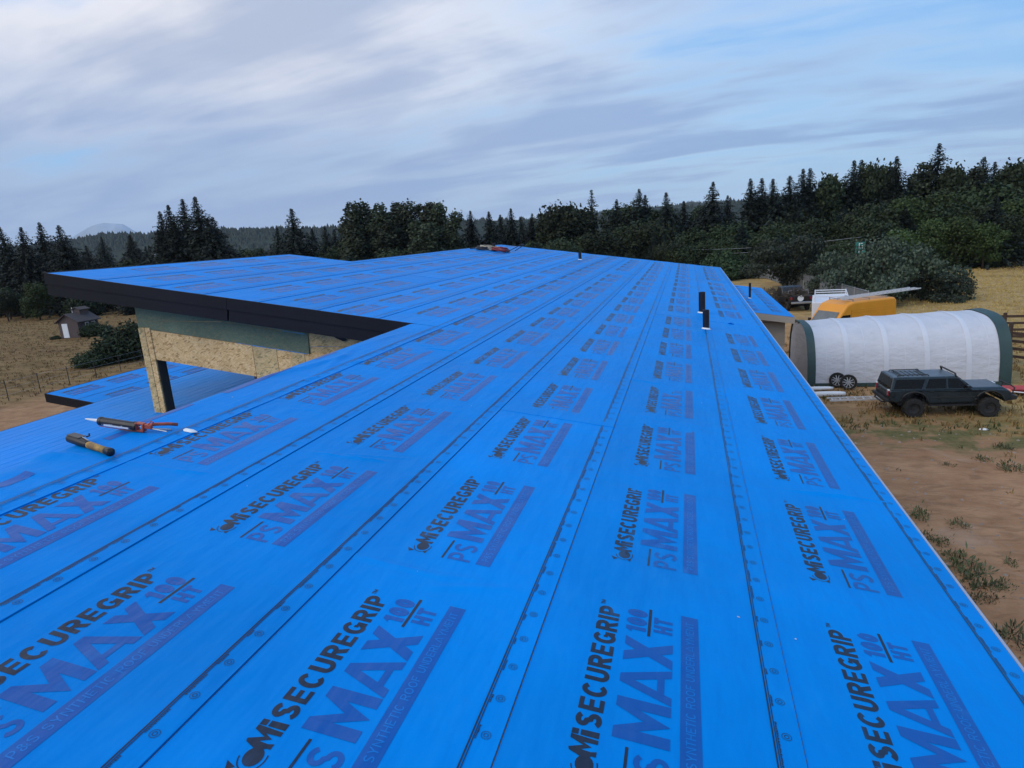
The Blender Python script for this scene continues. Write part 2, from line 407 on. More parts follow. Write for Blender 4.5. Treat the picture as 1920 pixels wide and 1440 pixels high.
# --- stroke letters: unit cap height, butt ends
def arc(cx, cy, rx, ry, a0, a1, n=9): return [(cx+rx*math.cos(R(a0+(a1-a0)*i/n)), cy+ry*math.sin(R(a0+(a1-a0)*i/n))) for i in range(n+1)]
def glyph(ch, th, w):
    """list of ('r',pts,closed) ribbons and ('q',quad) for a letter of width w"""
    h = th/2; o = []
    V = lambda x, a=0., b=1.: o.append(('q', [(x-h, a), (x+h, a), (x+h, b), (x-h, b)]))
    Hh = lambda y, a, b, t=h: o.append(('q', [(a, y-t), (b, y-t), (b, y+t), (a, y+t)]))
    Dg = lambda x0, y0, x1, y1, hw=h*1.12: o.append(('q', [(x0-hw, y0), (x0+hw, y0), (x1+hw, y1), (x1-hw, y1)]))
    rb = lambda p, c=False: o.append(('r', p, c))
    ht = h*.88
    if ch == 'I': V(w/2)
    elif ch in 'EF':
        V(h); Hh(1-ht, th, w, ht); Hh(.5, th, w*.92, ht)
        if ch == 'E': Hh(ht, th, w, ht)
    elif ch == 'L': V(h); Hh(ht, th, w, ht)
    elif ch == 'T': V(w/2, 0, 1-2*ht); Hh(1-ht, 0, w, ht)
    elif ch == 'H': V(h); V(w-h); Hh(.5, th, w-th, ht)
    elif ch == 'N': V(h); V(w-h); o.append(('q', [(th, 1), (th, 1-th*1.5), (w-th, 0), (w-th, th*1.5)]))
    elif ch == 'M':
        V(h); V(w-h); o.append(('q', [(th, 1), (th, 1-th*1.7), (w/2, 0), (w/2, th*1.9)])); o.append(('q', [(w-th, 1), (w/2, th*1.9), (w/2, 0), (w-th, 1-th*1.7)]))
    elif ch == 'A':
        Dg(h*.90, 0, w/2-h*.05, 1, h*.86); Dg(w-h*.90, 0, w/2+h*.05, 1, h*.86); Hh(.21, w*.25, w*.75, ht*.62)
    elif ch == 'X': Dg(h*1.15, 0, w-h*1.15, 1); Dg(h*1.15, 1, w-h*1.15, 0)
    elif ch == 'Y': V(w/2, 0, .48); Dg(w/2, .42, h*1.1, 1); Dg(w/2, .42, w-h*1.1, 1)
    elif ch in 'PR':
        m_ = .44 if ch == 'P' else .48; ry = (1-ht-m_)/2
        V(h); rb([(th, 1-ht), (w-ry-h, 1-ht)]+arc(w-ry-h, m_+ry, ry, ry, 90, -90)+[(th, m_)])
        if ch == 'R': Dg(w-h*1.05, 0, w*.55, m_-ht*.6)
    elif ch == 'D': V(h); rb([(th, 1-ht), (w*.45, 1-ht)]+arc(w*.45, .5, w*.55-h, .5-ht, 90, -90, 12)+[(th, ht)])
    elif ch == 'U': rb([(h, 1), (h, w/2)]+arc(w/2, w/2-h+ht, w/2-h, w/2-h, 180, 360, 12)+[(w-h, 1)])
    elif ch in 'O0': rb(arc(w/2, .5, w/2-h, .5-ht, 0, 345, 22), True)
    elif ch == 'C': rb(arc(w/2, .5, w/2-h, .5-ht, 42, 318, 18))
    elif ch == 'G': rb(arc(w/2, .5, w/2-h, .5-ht, 42, 330, 18)); V(w-h, .05, .5); Hh(.46, w*.55, w-th, ht)
    elif ch == 'S':
        c1 = arc(w/2, .735, w/2-h, .265-ht, 25, 262, 12); c2 = arc(w/2, .265, w/2-h, .265-ht+.0, 82, -155, 12); rb(c1+c2)
    elif ch == '1': V(w*.62); Dg(w*.12, .70, w*.48, .96, h*.7)
    elif ch == '&': rb([(w, .05), (w*.22, .68)]+arc(w*.42, .76, w*.22, .2, 180, 0, 8)+[(w*.2, .38)]+arc(w*.36, .24, w*.28, .2, 150, 330, 8)+[(w*.95, .5)])
    return o
WID = {'I': .0, 'E': .60, 'F': .57, 'L': .56, 'T': .62, 'H': .70, 'N': .72, 'M': 1.0, 'A': .98, 'X': .80, 'Y': .74, 'P': .64, 'R': .68, 'D': .70, 'U': .68, 'O': .78, '0': .56, 'C': .72, 'G': .76, 'S': .66, '1': .40, '&': .75, ' ': .34}
def ribbon(pts, hw, closed):
    n = len(pts); L = []; Rr = []
    for i in range(n):
        a = pts[i-1] if (i or closed) else pts[0]; c = pts[(i+1) % n] if (i < n-1 or closed) else pts[-1]; b_ = pts[i]
        d1 = Vector((b_[0]-a[0], b_[1]-a[1])); d2 = Vector((c[0]-b_[0], c[1]-b_[1]))
        if d1.length < 1e-9: d1 = d2
        if d2.length < 1e-9: d2 = d1
        d1.normalize(); d2.normalize(); t = (d1+d2)
        t = d1 if t.length < 1e-6 else t.normalized()
        nn = Vector((-t.y, t.x)); kx = hw/max(.5, nn.dot(Vector((-d1.y, d1.x))))
        L.append((b_[0]+nn.x*kx, b_[1]+nn.y*kx)); Rr.append((b_[0]-nn.x*kx, b_[1]-nn.y*kx))
    out = [[Rr[i], Rr[i+1], L[i+1], L[i]] for i in range(n-1)]
    if closed: out.append([Rr[-1], Rr[0], L[0], L[-1]])
    return out
class Print:
    """flat ink in (u along the sheet, v up the letters) -> (s,t,h)"""
    def __init__(s, s0, t0, h): s.mb = MB(); s.s0 = s0; s.t0 = t0; s.h = h; s.k = 0
    def quad(s, q, mi, lift=0):
        h = s.h+lift
        ar = sum(q[i][0]*q[(i+1) % len(q)][1]-q[(i+1) % len(q)][0]*q[i][1] for i in range(len(q)))
        if ar < 0: q = q[::-1]
        s.mb.add([(s.s0-v, s.t0+u, h) for u, v in q], [tuple(range(len(q)))], mi)
    def text(s, txt, u0, u1, v0, cap, th, mi, gap=.10, lift=0):
        ws = [(th if c == 'I' else WID[c]) for c in txt]; tot = sum(ws)+gap*(len(txt)-1); kx = (u1-u0)/(tot*cap)
        u = u0
        for c, wd in zip(txt, ws):
            for n_, it in enumerate(glyph(c, th/kx if c == 'I' and 0 else th, wd)):
                if it[0] == 'q': qs = [it[1]]
                else: qs = ribbon(it[1], th/2, it[2])
                for q in qs: s.quad([(u+a*cap*kx, v0+b_*cap) for a, b_ in q], mi, lift+n_*.00012)
            u += (wd+gap)*cap*kx

def lettering_mesh():
    p = Print(.272, 0, .0009)             # u=0 at the bar's near end; v measured up from the bar's lower edge
    def V(s): return .272-s
    p.text('SECUREGRIP', .189, .822, V(-.018), .077, .215, 0, .12)
    p.text('TM', .832, .860, V(-.094)-.016, .016, .2, 0, .1)
    # emblem: C disc with a serifed M and i running out of it
    for it in (arc(.052, V(-.046), .032, .026, 20, 380, 16),): p.quad(it[:-1], 0)
    p.quad([(.085, V(-.018)), (.085, V(-.030)), (.072, V(-.052)), (.090, V(-.095)), (.100, V(-.098)), (.118, V(-.058)), (.135, V(-.098)), (.150, V(-.098)), (.146, V(-.018)), (.131, V(-.018)), (.129, V(-.062)), (.116, V(-.034)), (.101, V(-.064)), (.099, V(-.034)), (.104, V(-.018))], 0, .0002)
    p.quad([(.153, V(-.018)), (.153, V(-.072)), (.174, V(-.072)), (.176, V(-.018))], 0)
    p.quad([(.153, V(-.078)), (.152, V(-.098)), (.173, V(-.098)), (.174, V(-.078))], 0)
    p.quad([(-.006, V(-.088)), (.022, V(-.101)), (.016, V(-.086)), (.010, V(-.070))], 0)
    p.quad([(.000, V(-.016)), (.030, V(-.014)), (.022, V(-.022)), (.012, V(-.034))], 0)
    for q in ribbon(arc(.052, V(-.046), .046, .036, 100, 200, 8), .0018, False): p.quad(q, 0)
    for q in ribbon(arc(.052, V(-.046), .046, .036, 235, 290, 6), .0018, False): p.quad(q, 0)
    p.text('PS', .0, .140, V(.182), .098, .17, 1, .14)
    p.text('MAX', .178, .668, V(.182), .166, .25, 1, .02)
    p.text('100', .700, .842, V(.084), .072, .25, 1, .08)
    p.text('HT', .722, .815, V(.179), .068, .25, 1, .12)
    p.quad([(.688, V(.101)), (.860, V(.101)), (.860, V(.090)), (.688, V(.090))], 0)
    p.quad([(-.004, V(.067)), (.152, V(.067)), (.152, V(.058)), (-.004, V(.058))], 0)
    p.quad([(0, 0), (.863, 0), (.863, .062), (0, .062)], 1)
    p.text('P&S SYNTHETIC ROOF UNDERLAYMENT', .036, .826, .0165, .029, .13, 2, .16, .0005)
    me = p.mb.mesh('printed_lettering', [M_INKB, M_INKD, M_INKL]); return me
ME_PRINT = lettering_mesh()

HS = .0055      # lap step
def sheet(s0, s1, t0, t1, bars=None, phase=None, seam=True, hb=HS, seed=0, curl=None, slo=None, thi=None):
    """one length of underlayment from s0 (up) to s1 (lap edge, down) and t0..t1"""
    mb = MB(); rr = random.Random(seed)
    folds = []
    if phase is not None:
        t = phase+math.ceil((t0-phase)/1.183)*1.183
        while t < min(t1, 11)-.4:      # only in the blank gaps between the prints
            if rr.random() < .8 and t > -.2:
                for _ in range(rr.choice((1, 2, 3))):
                    a = rr.uniform(-.35, .35); folds.append((rr.uniform(s0+.15, s1-.2), t+.16+rr.uniform(-.05, .05), math.cos(a), math.sin(a), rr.uniform(.08, .26), rr.uniform(.011, .024), rr.uniform(.003, .0085)))
            t += 1.183
    folds += [(s1-.06, rr.uniform(max(t0, .5), max(t0, .5)+6), .97, .24, .05, .012, .002) for _ in range(4) if t0 < 8]
    ns = [s0+(s1-s0)*i/36 for i in range(37)]; ts = []
    q_ = t0
    while q_ < t1: ts.append(q_); q_ += .016 if any(abs(q_-f_[1]) < .16 for f_ in folds) else .35
    ts.append(t1)
    def H(s, t):
        f = (s-s0)/(s1-s0); h = .0006+hb*f
        h += .0005*noise.noise(Vector((s*3, t*1.2, seed)))*f
        if curl and abs(t-t0) < .02: h += .003
        for (fs, ft, fx, fy, fl, fw_, fa_) in folds:
            u = (s-fs)*fx+(t-ft)*fy; v_ = -(s-fs)*fy+(t-ft)*fx
            if abs(u) < fl*1.6 and abs(v_) < fw_*3: h += fa_*math.exp(-(v_/fw_)**2)*math.exp(-(u/fl)**4)
        return h
    mb.grid(lambda s, t: (s, t, H(s, t)), ns, ts)
    # lap edge and near end have thickness
    mb.grid(lambda t, q: (s1, t, H(s1, t)*q+(-.002)*(1-q)), ts, (1, 0))
    mb.grid(lambda s, q: (s, t0, H(s, t0)*q+(-.002)*(1-q)), ns, (0, 1))
    o = mb.build('underlayment_sheet', M_BLUE, house, MR, smooth=False)
    if phase is not None:
        sb = bars
        kk = math.ceil((t0-phase)/1.183)
        t = phase+kk*1.183
        while t < t1+1.18:
            # phase marks the far end of the bar
            a = t-.863
            if a > t0+.01 and a+.87 < t1-.01 and a > -2.6:
                link('printed_lettering', ME_PRINT, o, MR @ Matrix.Translation((sb-.272+rr.uniform(-.004, .004), a+rr.uniform(-.008, .008), .0008+hb*(sb-.272-s0)/(s1-s0))) @ Matrix.Rotation(-math.atan(hb/(s1-s0)), 4, 'Y') @ Matrix.Rotation(rr.uniform(-.004, .004), 4, 'Z'))
            t += 1.183
    if seam: lap_print(o, s1-.08, t0, t1, hb)
    return o
def lap_print(o, sd, t0, t1, hb):
    """printed lap line with nail marks and small type"""
    mb = MB(); z = hb+.0022
    rr = random.Random(int(sd*1000))
    def q(sa, sb_, ta, tb, lift=0): mb.add([(sa, ta, z+lift), (sb_, ta, z+lift), (sb_, tb, z+lift), (sa, tb, z+lift)], [(0, 1, 2, 3)])
    q(sd-.004, sd+.0005, t0, t1); q(sd+.0045, sd+.0075, t0, t1)
    k0 = math.ceil((t0-.11)/.1505)
    t = .11+k0*.1505
    while t < min(t1, 22):
        if t > -2:
            c = (sd+.038, t)
            if t < 7:
                for r_, wd in ((.0140, .0008), (.0066, .0010)):
                    ring = [(c[0]+(r_)*math.cos(2*math.pi*j/14), c[1]+(r_)*math.sin(2*math.pi*j/14)) for j in range(14)]
                    for w4 in ribbon(ring, wd, True): mb.add([(a, b_, z) for a, b_ in w4], [(0, 1, 2, 3)], 0)
            else:
                for r_, wd in ((.0115, .0018),):
                    ring = [(c[0]+r_*math.cos(2*math.pi*j/8), c[1]+r_*math.sin(2*math.pi*j/8)) for j in range(8)]
                    for w4 in ribbon(ring, wd, True): mb.add([(a, b_, z) for a, b_ in w4], [(0, 1, 2, 3)], 1)
        if t < 12:   # tiny type reads as broken dashes
            tt = t+rr.uniform(-.05, .0); L = rr.choice((.03, .05, .09, .13)); a = tt
            while a < tt+L:
                b_ = a+rr.uniform(.003, .007); q(sd+.0095, sd+.0095+rr.choice((.0040, .0055)), a, b_); a = b_+.002
        t += .1505
    mb.build('lap_line_print', [M_INKB, M_INKD], o, MR)
TE = 25.3
def course(s0, s1, tA, tB, laps, phases, seed, seam=True):
    cuts = [tA]+laps+[tB]
    for i in range(len(cuts)-1):
        sheet(s0, s1, cuts[i], cuts[i+1], s1-.285, phases[min(i, len(phases)-1)], seam, HS, seed+i, curl=(i > 0))
course(.558, 1.402, -2.8, TE, [10.6, 18.5], [3.646, .31, .77], 1)
course(-.288, .554, -2.8, TE, [10.66], [3.466, .23], 11)
course(-1.130, -.292, -2.8, TE, [4.43], [3.178, 5.41], 21)
course(-1.968, -1.134, -2.8, TE, [17.9], [2.987, .66], 31)
course(-2.630, -1.972, -2.8, TE, [], [3.552], 41)
# upper courses beyond the notch
UP = [(-3.47, -2.634, 7.19, TE, [15.2], [.42, .9]), (-4.31, -3.474, 7.19, TE, [], [1.02]), (-5.15, -4.314, 7.19, TE, [11.9], [.18, .7]),
      (-5.99, -5.154, 7.19, TE, [], [.63]), (-6.83, -5.994, 7.19, TE, [19.4], [1.12, .4])]
for i, (a, b_, t0, t1, lp, ph) in enumerate(UP): course(a, b_, t0, t1, lp, ph, 51+10*i)
course(-7.03, -6.834, 13.12, TE, [], [None], 111); course(-7.67, -6.834, 7.19, 13.08, [], [.35], 121); course(-8.56, -7.674, 7.19, 13.08, [], [.92], 131)

# ridge sheet: drapes over the high edge of the near roof, wrinkled
def ridge_h(s, t):
    f = max(0., min(1., (s+3.08)/.45))
    h = .0022+.004*f
    if s < -3.0: h -= (-(s+3.0))*.45*min(1, (-(s+3.0))/.1)
    # soft folds
    def fold(sc, tc, dx_, dy_, L, wd, a):
        u = (s-sc)*dx_+(t-tc)*dy_; v = -(s-sc)*dy_+(t-tc)*dx_
        return a*math.exp(-(v/wd)**2)*math.exp(-(u/L)**4)
    h += fold(-2.93, 4.75, .16, .98, .6, .035, .016) + fold(-2.86, 5.2, -.2, .97, .45, .03, .012) + fold(-3.0, 2.45, .9, .42, .16, .03, .022)
    h += fold(-2.88, 2.25, .95, .3, .12, .03, .012) + fold(-2.86, 2.05, .97, .2, .1, .025, .010) + fold(-2.9, 6.2, .1, .99, .4, .03, .009)
    h += fold(-2.70, 4.42, .1, .99, .10, .02, .012) + fold(-2.665, 5.07, .1, .99, .10, .02, .016)
    h += .0022*noise.noise(Vector((s*6, t*2.2, 4)))*f
    return h
mb = MB()
ss = [-3.16+.53*i/26 for i in range(27)]; ts = [-2.8+(7.17+2.8)*i/260 for i in range(261)]
mb.grid(lambda s, t: (s, t, ridge_h(s, t)), ss, ts)
mb.grid(lambda t, q: (-2.63, t, ridge_h(-2.63, t)*q-.001*(1-q)), ts, (1, 0))
mb.grid(lambda t, q: (-3.16-.01*q, t, ridge_h(-3.16, t)-.14*q), ts, (1, 0))
rs = mb.build('underlayment_sheet', M_BLUE, house, MR, smooth=True)
lap_print(rs, -2.715, -2.8, 7.16, .0112)
for sa, sb_, ta, tb in ((-3.045, -2.99, 3.06, 3.47), (-3.03, -2.975, 3.78, 4.62), (-2.92, -2.86, 1.4, 2.24), (-2.985, -2.935, 2.74, 2.93), (-3.04, -2.99, 5.0, 5.35)):
    mb = MB().grid(lambda s, t: (s, t, ridge_h(s, t)+.0014), [sa+(sb_-sa)*i/4 for i in range(5)], [ta+(tb-ta)*i/24 for i in range(25)])
    mb.build('printed_bar', M_INKD, rs, MR, smooth=True)
p = Print(-3.03, 5.47, .0)
p.text('SECUREGRIP', 0, .63, 0, .05, .2, 0, .12); p.text('SECUREGRIP', .95, 1.6, 0, .05, .2, 0, .12)
v2 = []
for (s, t, h) in p.mb.v: v2.append((s, t, ridge_h(s, t)+.0016+h))
p.mb.v = v2; p.mb.build('printed_lettering', M_INKB, rs, MR)

# deck, fascia, drip edge
def slab(name, s0, s1, t0, t1, h0, h1, m, bev=0): 
    b_ = MB().box(((s0+s1)/2, (t0+t1)/2, (h0+h1)/2), (s1-s0, t1-t0, h1-h0)); return b_.build(name, m, house, MR, bevel=bev)
slab('roof_deck', -2.95, 1.385, -2.78, TE-.02, -.16, -.004, M_SHEATH)
slab('roof_deck', -8.50, -3.07, 7.24, 13.05, -.16, -.004, M_SHEATH)
slab('roof_deck', -6.98, -3.07, 13.06, TE-.02, -.16, -.004, M_SHEATH)
dm = MB(); dm.box((1.409, 11.25, .003), (.012, 28.1, .010)); dm.box((1.418, 11.25, -.035), (.006, 28.1, .075))
dm.build('drip_edge', M_DRIP, house, MR)
slab('eave_fascia', 1.389, 1.412, -2.75, TE-.03, -.24, -.005, M_TAN2)
# black fascia boards on the raised wing (two boards, the lower set back)
def rake(t, s0, s1, sgn, name='fascia_board'):
    slab(name, s0, s1, min(t, t+sgn*.022), max(t, t+sgn*.022), -.148, .004, M_FASC)
    slab(name, s0+.02, s1, min(t+sgn*.014, t+sgn*.04), max(t+sgn*.014, t+sgn*.04), -.305, -.146, M_FASC)
rake(7.165, -8.575, -5.62, 1); rake(7.165, -5.615, -3.0, 1)
rake(13.10, -8.575, -7.05, -1)
rake(TE+.0, -7.05, 1.40, -1)
def gable(s, t0, t1):
    slab('fascia_board', s-.022, s, t0, t1, -.148, .006, M_FASC); slab('fascia_board', s-.006, s+.02, t0+.02, t1-.02, -.305, -.146, M_FASC)
gable(-8.562, 7.17, 13.09); gable(-7.032, 13.1, TE)
slab('soffit', -8.5, -3.2, 7.21, 13.0, -.30, -.29, M_SHEATH)

# clerestory wall under the raised wing (board by board)
YW = 7.45
def board(poly, m, y=YW, th=.015, name='wall_panel'):
    return MB().prism([(a, CZ+b_) for a, b_ in poly], y, y+th, 0).build(name, m, house, None)
board([(-7.555, -.40), (-7.555, -.777), (-6.16, -.838), (-6.16, -.66)], M_OSBG)
board([(-6.155, -.66), (-6.155, -.84), (-4.84, -1.06), (-4.84, -.88)], M_OSBG, YW+.003)
board([(-7.555, -.782), (-7.555, -.885), (-7.365, -.905), (-4.865, -1.32), (-4.845, -1.065), (-6.15, -.845)], M_OSBG)
board([(-7.36, -.915), (-5.735, -1.185), (-5.74, -1.615), (-7.365, -1.34)], M_OSB, YW+.004)
board([(-5.728, -1.190), (-5.362, -1.248), (-5.375, -1.80), (-5.732, -1.80)], M_OSBW, YW+.004)
board([(-5.357, -1.252), (-5.150, -1.285), (-5.155, -1.80), (-5.367, -1.80)], M_OSB, YW+.006)
board([(-5.146, -1.287), (-4.945, -1.320), (-4.95, -1.80), (-5.15, -1.80)], M_OSBW, YW+.004)
board([(-4.94, -1.322), (-4.0, -1.36), (-4.0, -1.80), (-4.945, -1.80)], M_OSB, YW+.007)
board([(-4.90, -.90), (-4.90, -1.222), (-3.0, -1.262), (-3.0, -1.20)], M_OSBW, YW+.017)
board([(-4.90, -1.228), (-4.90, -1.33), (-3.0, -1.355), (-3.0, -1.268)], M_OSBW, YW+.024)
pb = MB().box((-7.50, YW+.06, CZ-1.75), (.105, .15, 1.75)).build('post', M_OSBW, house, bevel=.004)
MB().box((-7.402, YW+.075, CZ-1.75), (.085, .17, 1.74)).build('post', M_OSB, house, bevel=.004)
MB().box((-7.352, YW+.085, CZ-1.93), (.012, .15, 1.20)).build('post_side_board', M_DKWOOD, house)
MB().box((-5.76, YW+.06, CZ-1.95), (.05, .09, .72)).build('post', M_DKWOOD, house)
MB().box((-7.4, 12.7, CZ-1.5), (.14, .14, 2.4)).build('post', M_OSBW, house)
fl = MB(); fl.prism([(-4.52, CZ-1.06), (-4.30, CZ-1.13), (-4.26, CZ-1.15), (-4.33, CZ-1.165), (-4.36, CZ-1.15), (-4.43, CZ-1.12)], YW-.012, YW-.006)
fl.build('torn_flashing', M_FASC, house)

# low roofs on the left: ribbed strip, then a lower wing roof with its own black fascia
def zr(x): return CZ-2.15+(-7.2-x)/12            # rises to the left
rb_ = MB(); prof = []
xx = -8.80
while xx < -4.2:
    prof += [(xx, 0), (xx+.075, .0006), (xx+.088, .0032), (xx+.108, .0032), (xx+.121, .0006)]; xx += .135
rb_.grid(lambda i, y: (prof[i][0], y, zr(prof[i][0])+prof[i][1]+.004*noise.noise(Vector((prof[i][0]*2, y*.9, 2)))), range(len(prof)), [-3+16*j/40 for j in range(41)])
rb_.build('ribbed_underlayment', M_RIB, house)
MB().prism([(-8.80, zr(-8.8)-.02), (-4.2, zr(-4.2)-.02), (-4.2, zr(-4.2)-.16), (-8.80, zr(-8.8)-.16)], -2.98, 12.95).build('roof_deck', M_SHEATH, house)
MB().prism([(-8.825, zr(-8.8)+.0), (-8.803, zr(-8.8)+.0), (-8.803, zr(-8.8)-.22), (-8.825, zr(-8.8)-.22)], -2.98, 12.95).build('fascia_board', M_FASC, house)
def zl(x): return CZ-2.66-(x+13.9)/6
y0, y1 = 10.82, 22.
for i, (xa, xb) in enumerate(((-13.9, -13.06), (-13.056, -12.22), (-12.216, -11.38), (-11.376, -10.54), (-10.536, -9.7))):
    m_ = MB(); m_.grid(lambda x, y: (x, y, zl(x)+.004*(x-xa)/(xb-xa)), [xa, (xa+xb)/2, xb], [y0+(y1-y0)*j/12 for j in range(13)])
    o = m_.build('underlayment_sheet', M_BLUE, house)
    ML = Matrix(((E_.x, 0, N_.x, xb), (0, 1, 0, 0), (E_.z, 0, N_.z, zl(xb)+.005), (0, 0, 0, 1)))
    t = y0+.2+.33*i % 1.1
    while t+.9 < y1:
        link('printed_lettering', ME_PRINT, o, ML @ Matrix.Translation((-.56, t, .002))); t += 1.183
MB().prism([(-13.88, zl(-13.88)-.01), (-9.7, zl(-9.7)-.01), (-9.7, zl(-9.7)-.15), (-13.88, zl(-13.88)-.15)], y0+.03, y1).build('roof_deck', M_SHEATH, house)
MB().prism([(-13.915, zl(-13.9)+.006), (-9.7, zl(-9.7)+.006), (-9.7, zl(-9.7)-.19), (-13.915, zl(-13.9)-.19)], y0, y0+.024).build('fascia_board', M_FASC, house)
MB().box((-13.912, (y0+y1)/2+.02, zl(-13.9)-.09), (.022, y1-y0, .19)).build('fascia_board', M_FASC, house)
# walls below
def wallbox(x0, x1, ya, yb, z1, m=M_SHEATH, name='wall'):
    MB().box(((x0+x1)/2, (ya+yb)/2, z1/2), (x1-x0, yb-ya, z1)).build(name, m, house)
wallbox(.95, 1.1, -2.3, 24.9, 5.75, M_TAN); wallbox(-3.0, .94, -2.45, -2.3, 5.8, M_TAN); wallbox(-7.0, .94, 24.9, 25.05, 5.8, M_TAN)
wallbox(-3.05, -2.9, -2.29, 24.89, 6.2); wallbox(-8.4, -8.25, -2.6, 12.9, 5.2); wallbox(-13.4, -13.25, 11.2, 21.8, 4.6); wallbox(-13.2, -8.2, 11.05, 11.2, 4.0); wallbox(-8.24, -3.06, -2.75, -2.6, 4.9)
wallbox(-6.9, -3.2, 13.2, 13.35, 6.0)

# lifted edges and small bits of tape on the sheets
fb = MB(); fb.add([(.84, 10.56, .004), (.92, 10.60, .004), (.94, 10.52, .006), (.88, 10.51, .03)], [(0, 3, 1), (1, 3, 2), (0, 2, 3)])
fb.build('lifted_flap', M_BLUE, house, MR)

sk = MB(); rk = random.Random(21)
for _ in range(18):
    a, b_ = rk.uniform(-2.9, 1.35), rk.uniform(.6, 9); q = rk.uniform(.0012, .0035); an = rk.uniform(0, 3.14)
    sk.box((a, b_, .0075), (q*rk.uniform(1, 3.5), q, .002), 0, None, Matrix.Rotation(an, 3, 'Z'))
tag(sk.build('sawdust_specks', mat('pale_sawdust', (.55, .55, .52), .8), None, MR), 'pale specks of sawdust scattered on the blue roof sheets', 'sawdust', kind='stuff')

# ------------------------------------------------------------------ wing beyond the eave
wing = thing('porch_wing', 'low tan porch wing with small blue roof beyond the main eave', 'porch', (2.3, 30, 0))
MW = Matrix(((E_.x, 0, N_.x, 3.68), (0, 1, 0, 0), (E_.z, 0, N_.z, CZ-3.55), (0, 0, 0, 1)))
for i, (a, b_) in enumerate(((-2.5, -1.68), (-1.676, -.84), (-.836, 0))):
    m_ = MB(); m_.grid(lambda s, t: (s, t, .001+.004*(s-a)/(b_-a)), [a, (a+b_)/2, b_], [24.9+11.25*j/10 for j in range(11)])
    m_.grid(lambda t, q: (b_, t, .005*q-.001), [24.9, 36.15], (1, 0))
    o = m_.build('underlayment_sheet', M_BLUE, wing, MW)
    t = 25.1+.4*i
    while t+.9 < 36:
        link('printed_lettering', ME_PRINT, o, MW @ Matrix.Translation((b_-.55, t, .004))); t += 1.183
MB().box((-1.25, 30.52, -.06), (2.49, 11.2, .11)).build('roof_deck', M_SHEATH, wing, MW)
MB().prism([(3.69, CZ-3.555), (1.3, CZ-3.555+2.39/6), (1.3, CZ-3.79+2.39/6), (3.69, CZ-3.785)], 24.88, 24.905).build('fascia_board', M_TAN2, wing)
MB().box((3.682, 30.5, CZ-3.67), (.022, 11.2, .22)).build('fascia_board', M_TAN2, wing)
MB().prism([(3.42, CZ-3.79), (1.3, CZ-3.70), (1.3, CZ-4.62), (3.42, CZ-4.62)], 25.3, 25.45).build('wall', M_TAN, wing)
MB().box((3.33, 30.7, CZ-4.2), (.15, 10.4, .85)).build('wall', M_TAN, wing)
for y in (25.4, 30.6, 35.8): MB().box((3.32, y, 1.55), (.16, .16, 3.1)).build('post', M_TAN2, wing)
MB().box((1.35, 30.7, 1.9), (.1, 11, 3.8)).build('wall', M_TAN, wing)

# ------------------------------------------------------------------ vent pipes
def roofpos(s, t, h=0.): return MR @ Vector((s, t, h))
def vent(pos, r, h, label):
    o = thing('vent_pipe', label, 'vent pipe', pos, 'vent pipes through the blue roofs')
    ML = local(o)
    MB().lathe([(r, -.06), (r, h), (r*.82, h), (r*.82, h-.12), (0, h-.12)], 24).build('pipe', M_PIPE, o, ML, smooth=False)
    b_ = MB(); b_.lathe([(r*1.6, -.03), (r*1.55, .004), (r*1.3, .008), (r*1.1, .02), (r*1.0, .025)], 24, 0, Matrix.Rotation(AL, 4, 'Y'))
    b_.build('sealant_collar', M_WHITEP, o, ML, smooth=True)
    return o
vent(roofpos(.47, 11.49), .055, .36, 'thicker black vent pipe, farther of the two near the right eave')
vent(roofpos(.49, 9.72), .046, .28, 'thinner black vent pipe, nearer of the two near the right eave')
vent(roofpos(-3.23, 21.5), .05, .24, 'short black vent pipe alone near the far edge of the roof')
vent(Vector((2.6, 30.05, CZ-3.37)), .05, .66, 'tall black vent pipe on the small low porch roof')

# ------------------------------------------------------------------ tools on the roof
M_ORANGE = mat('orange_red_metal', (.42, .075, .035), .45, .2, 30, coord='obj', col2=(.25, .05, .03))
M_BLKPL = mat('black_plastic', (.012, .012, .014), .4, .2, 20, coord='obj')
M_LABEL = mat('tube_label', (.03, .035, .05), .35, .2, 60, coord='obj', col2=(.35, .4, .5), thr=(.55, .6))
M_WHITE = mat('white_plastic', (.72, .73, .74), .4, .05, 20, coord='obj')
M_STEEL = mat('bare_steel', (.45, .45, .46), .35, .1, 20, metal=.8, coord='obj')
M_RUBY = mat('tan_rubber', (.44, .25, .06), .6, .25, 25, coord='obj', col2=(.22, .12, .04))
def axis_frame(a, b_, up):
    x = (b_-a).normalized(); z = (up-up.dot(x)*x).normalized(); y = z.cross(x)
    return Matrix(((x.x, y.x, z.x, a.x), (x.y, y.y, z.y, a.y), (x.z, y.z, z.z, a.z), (0, 0, 0, 1)))
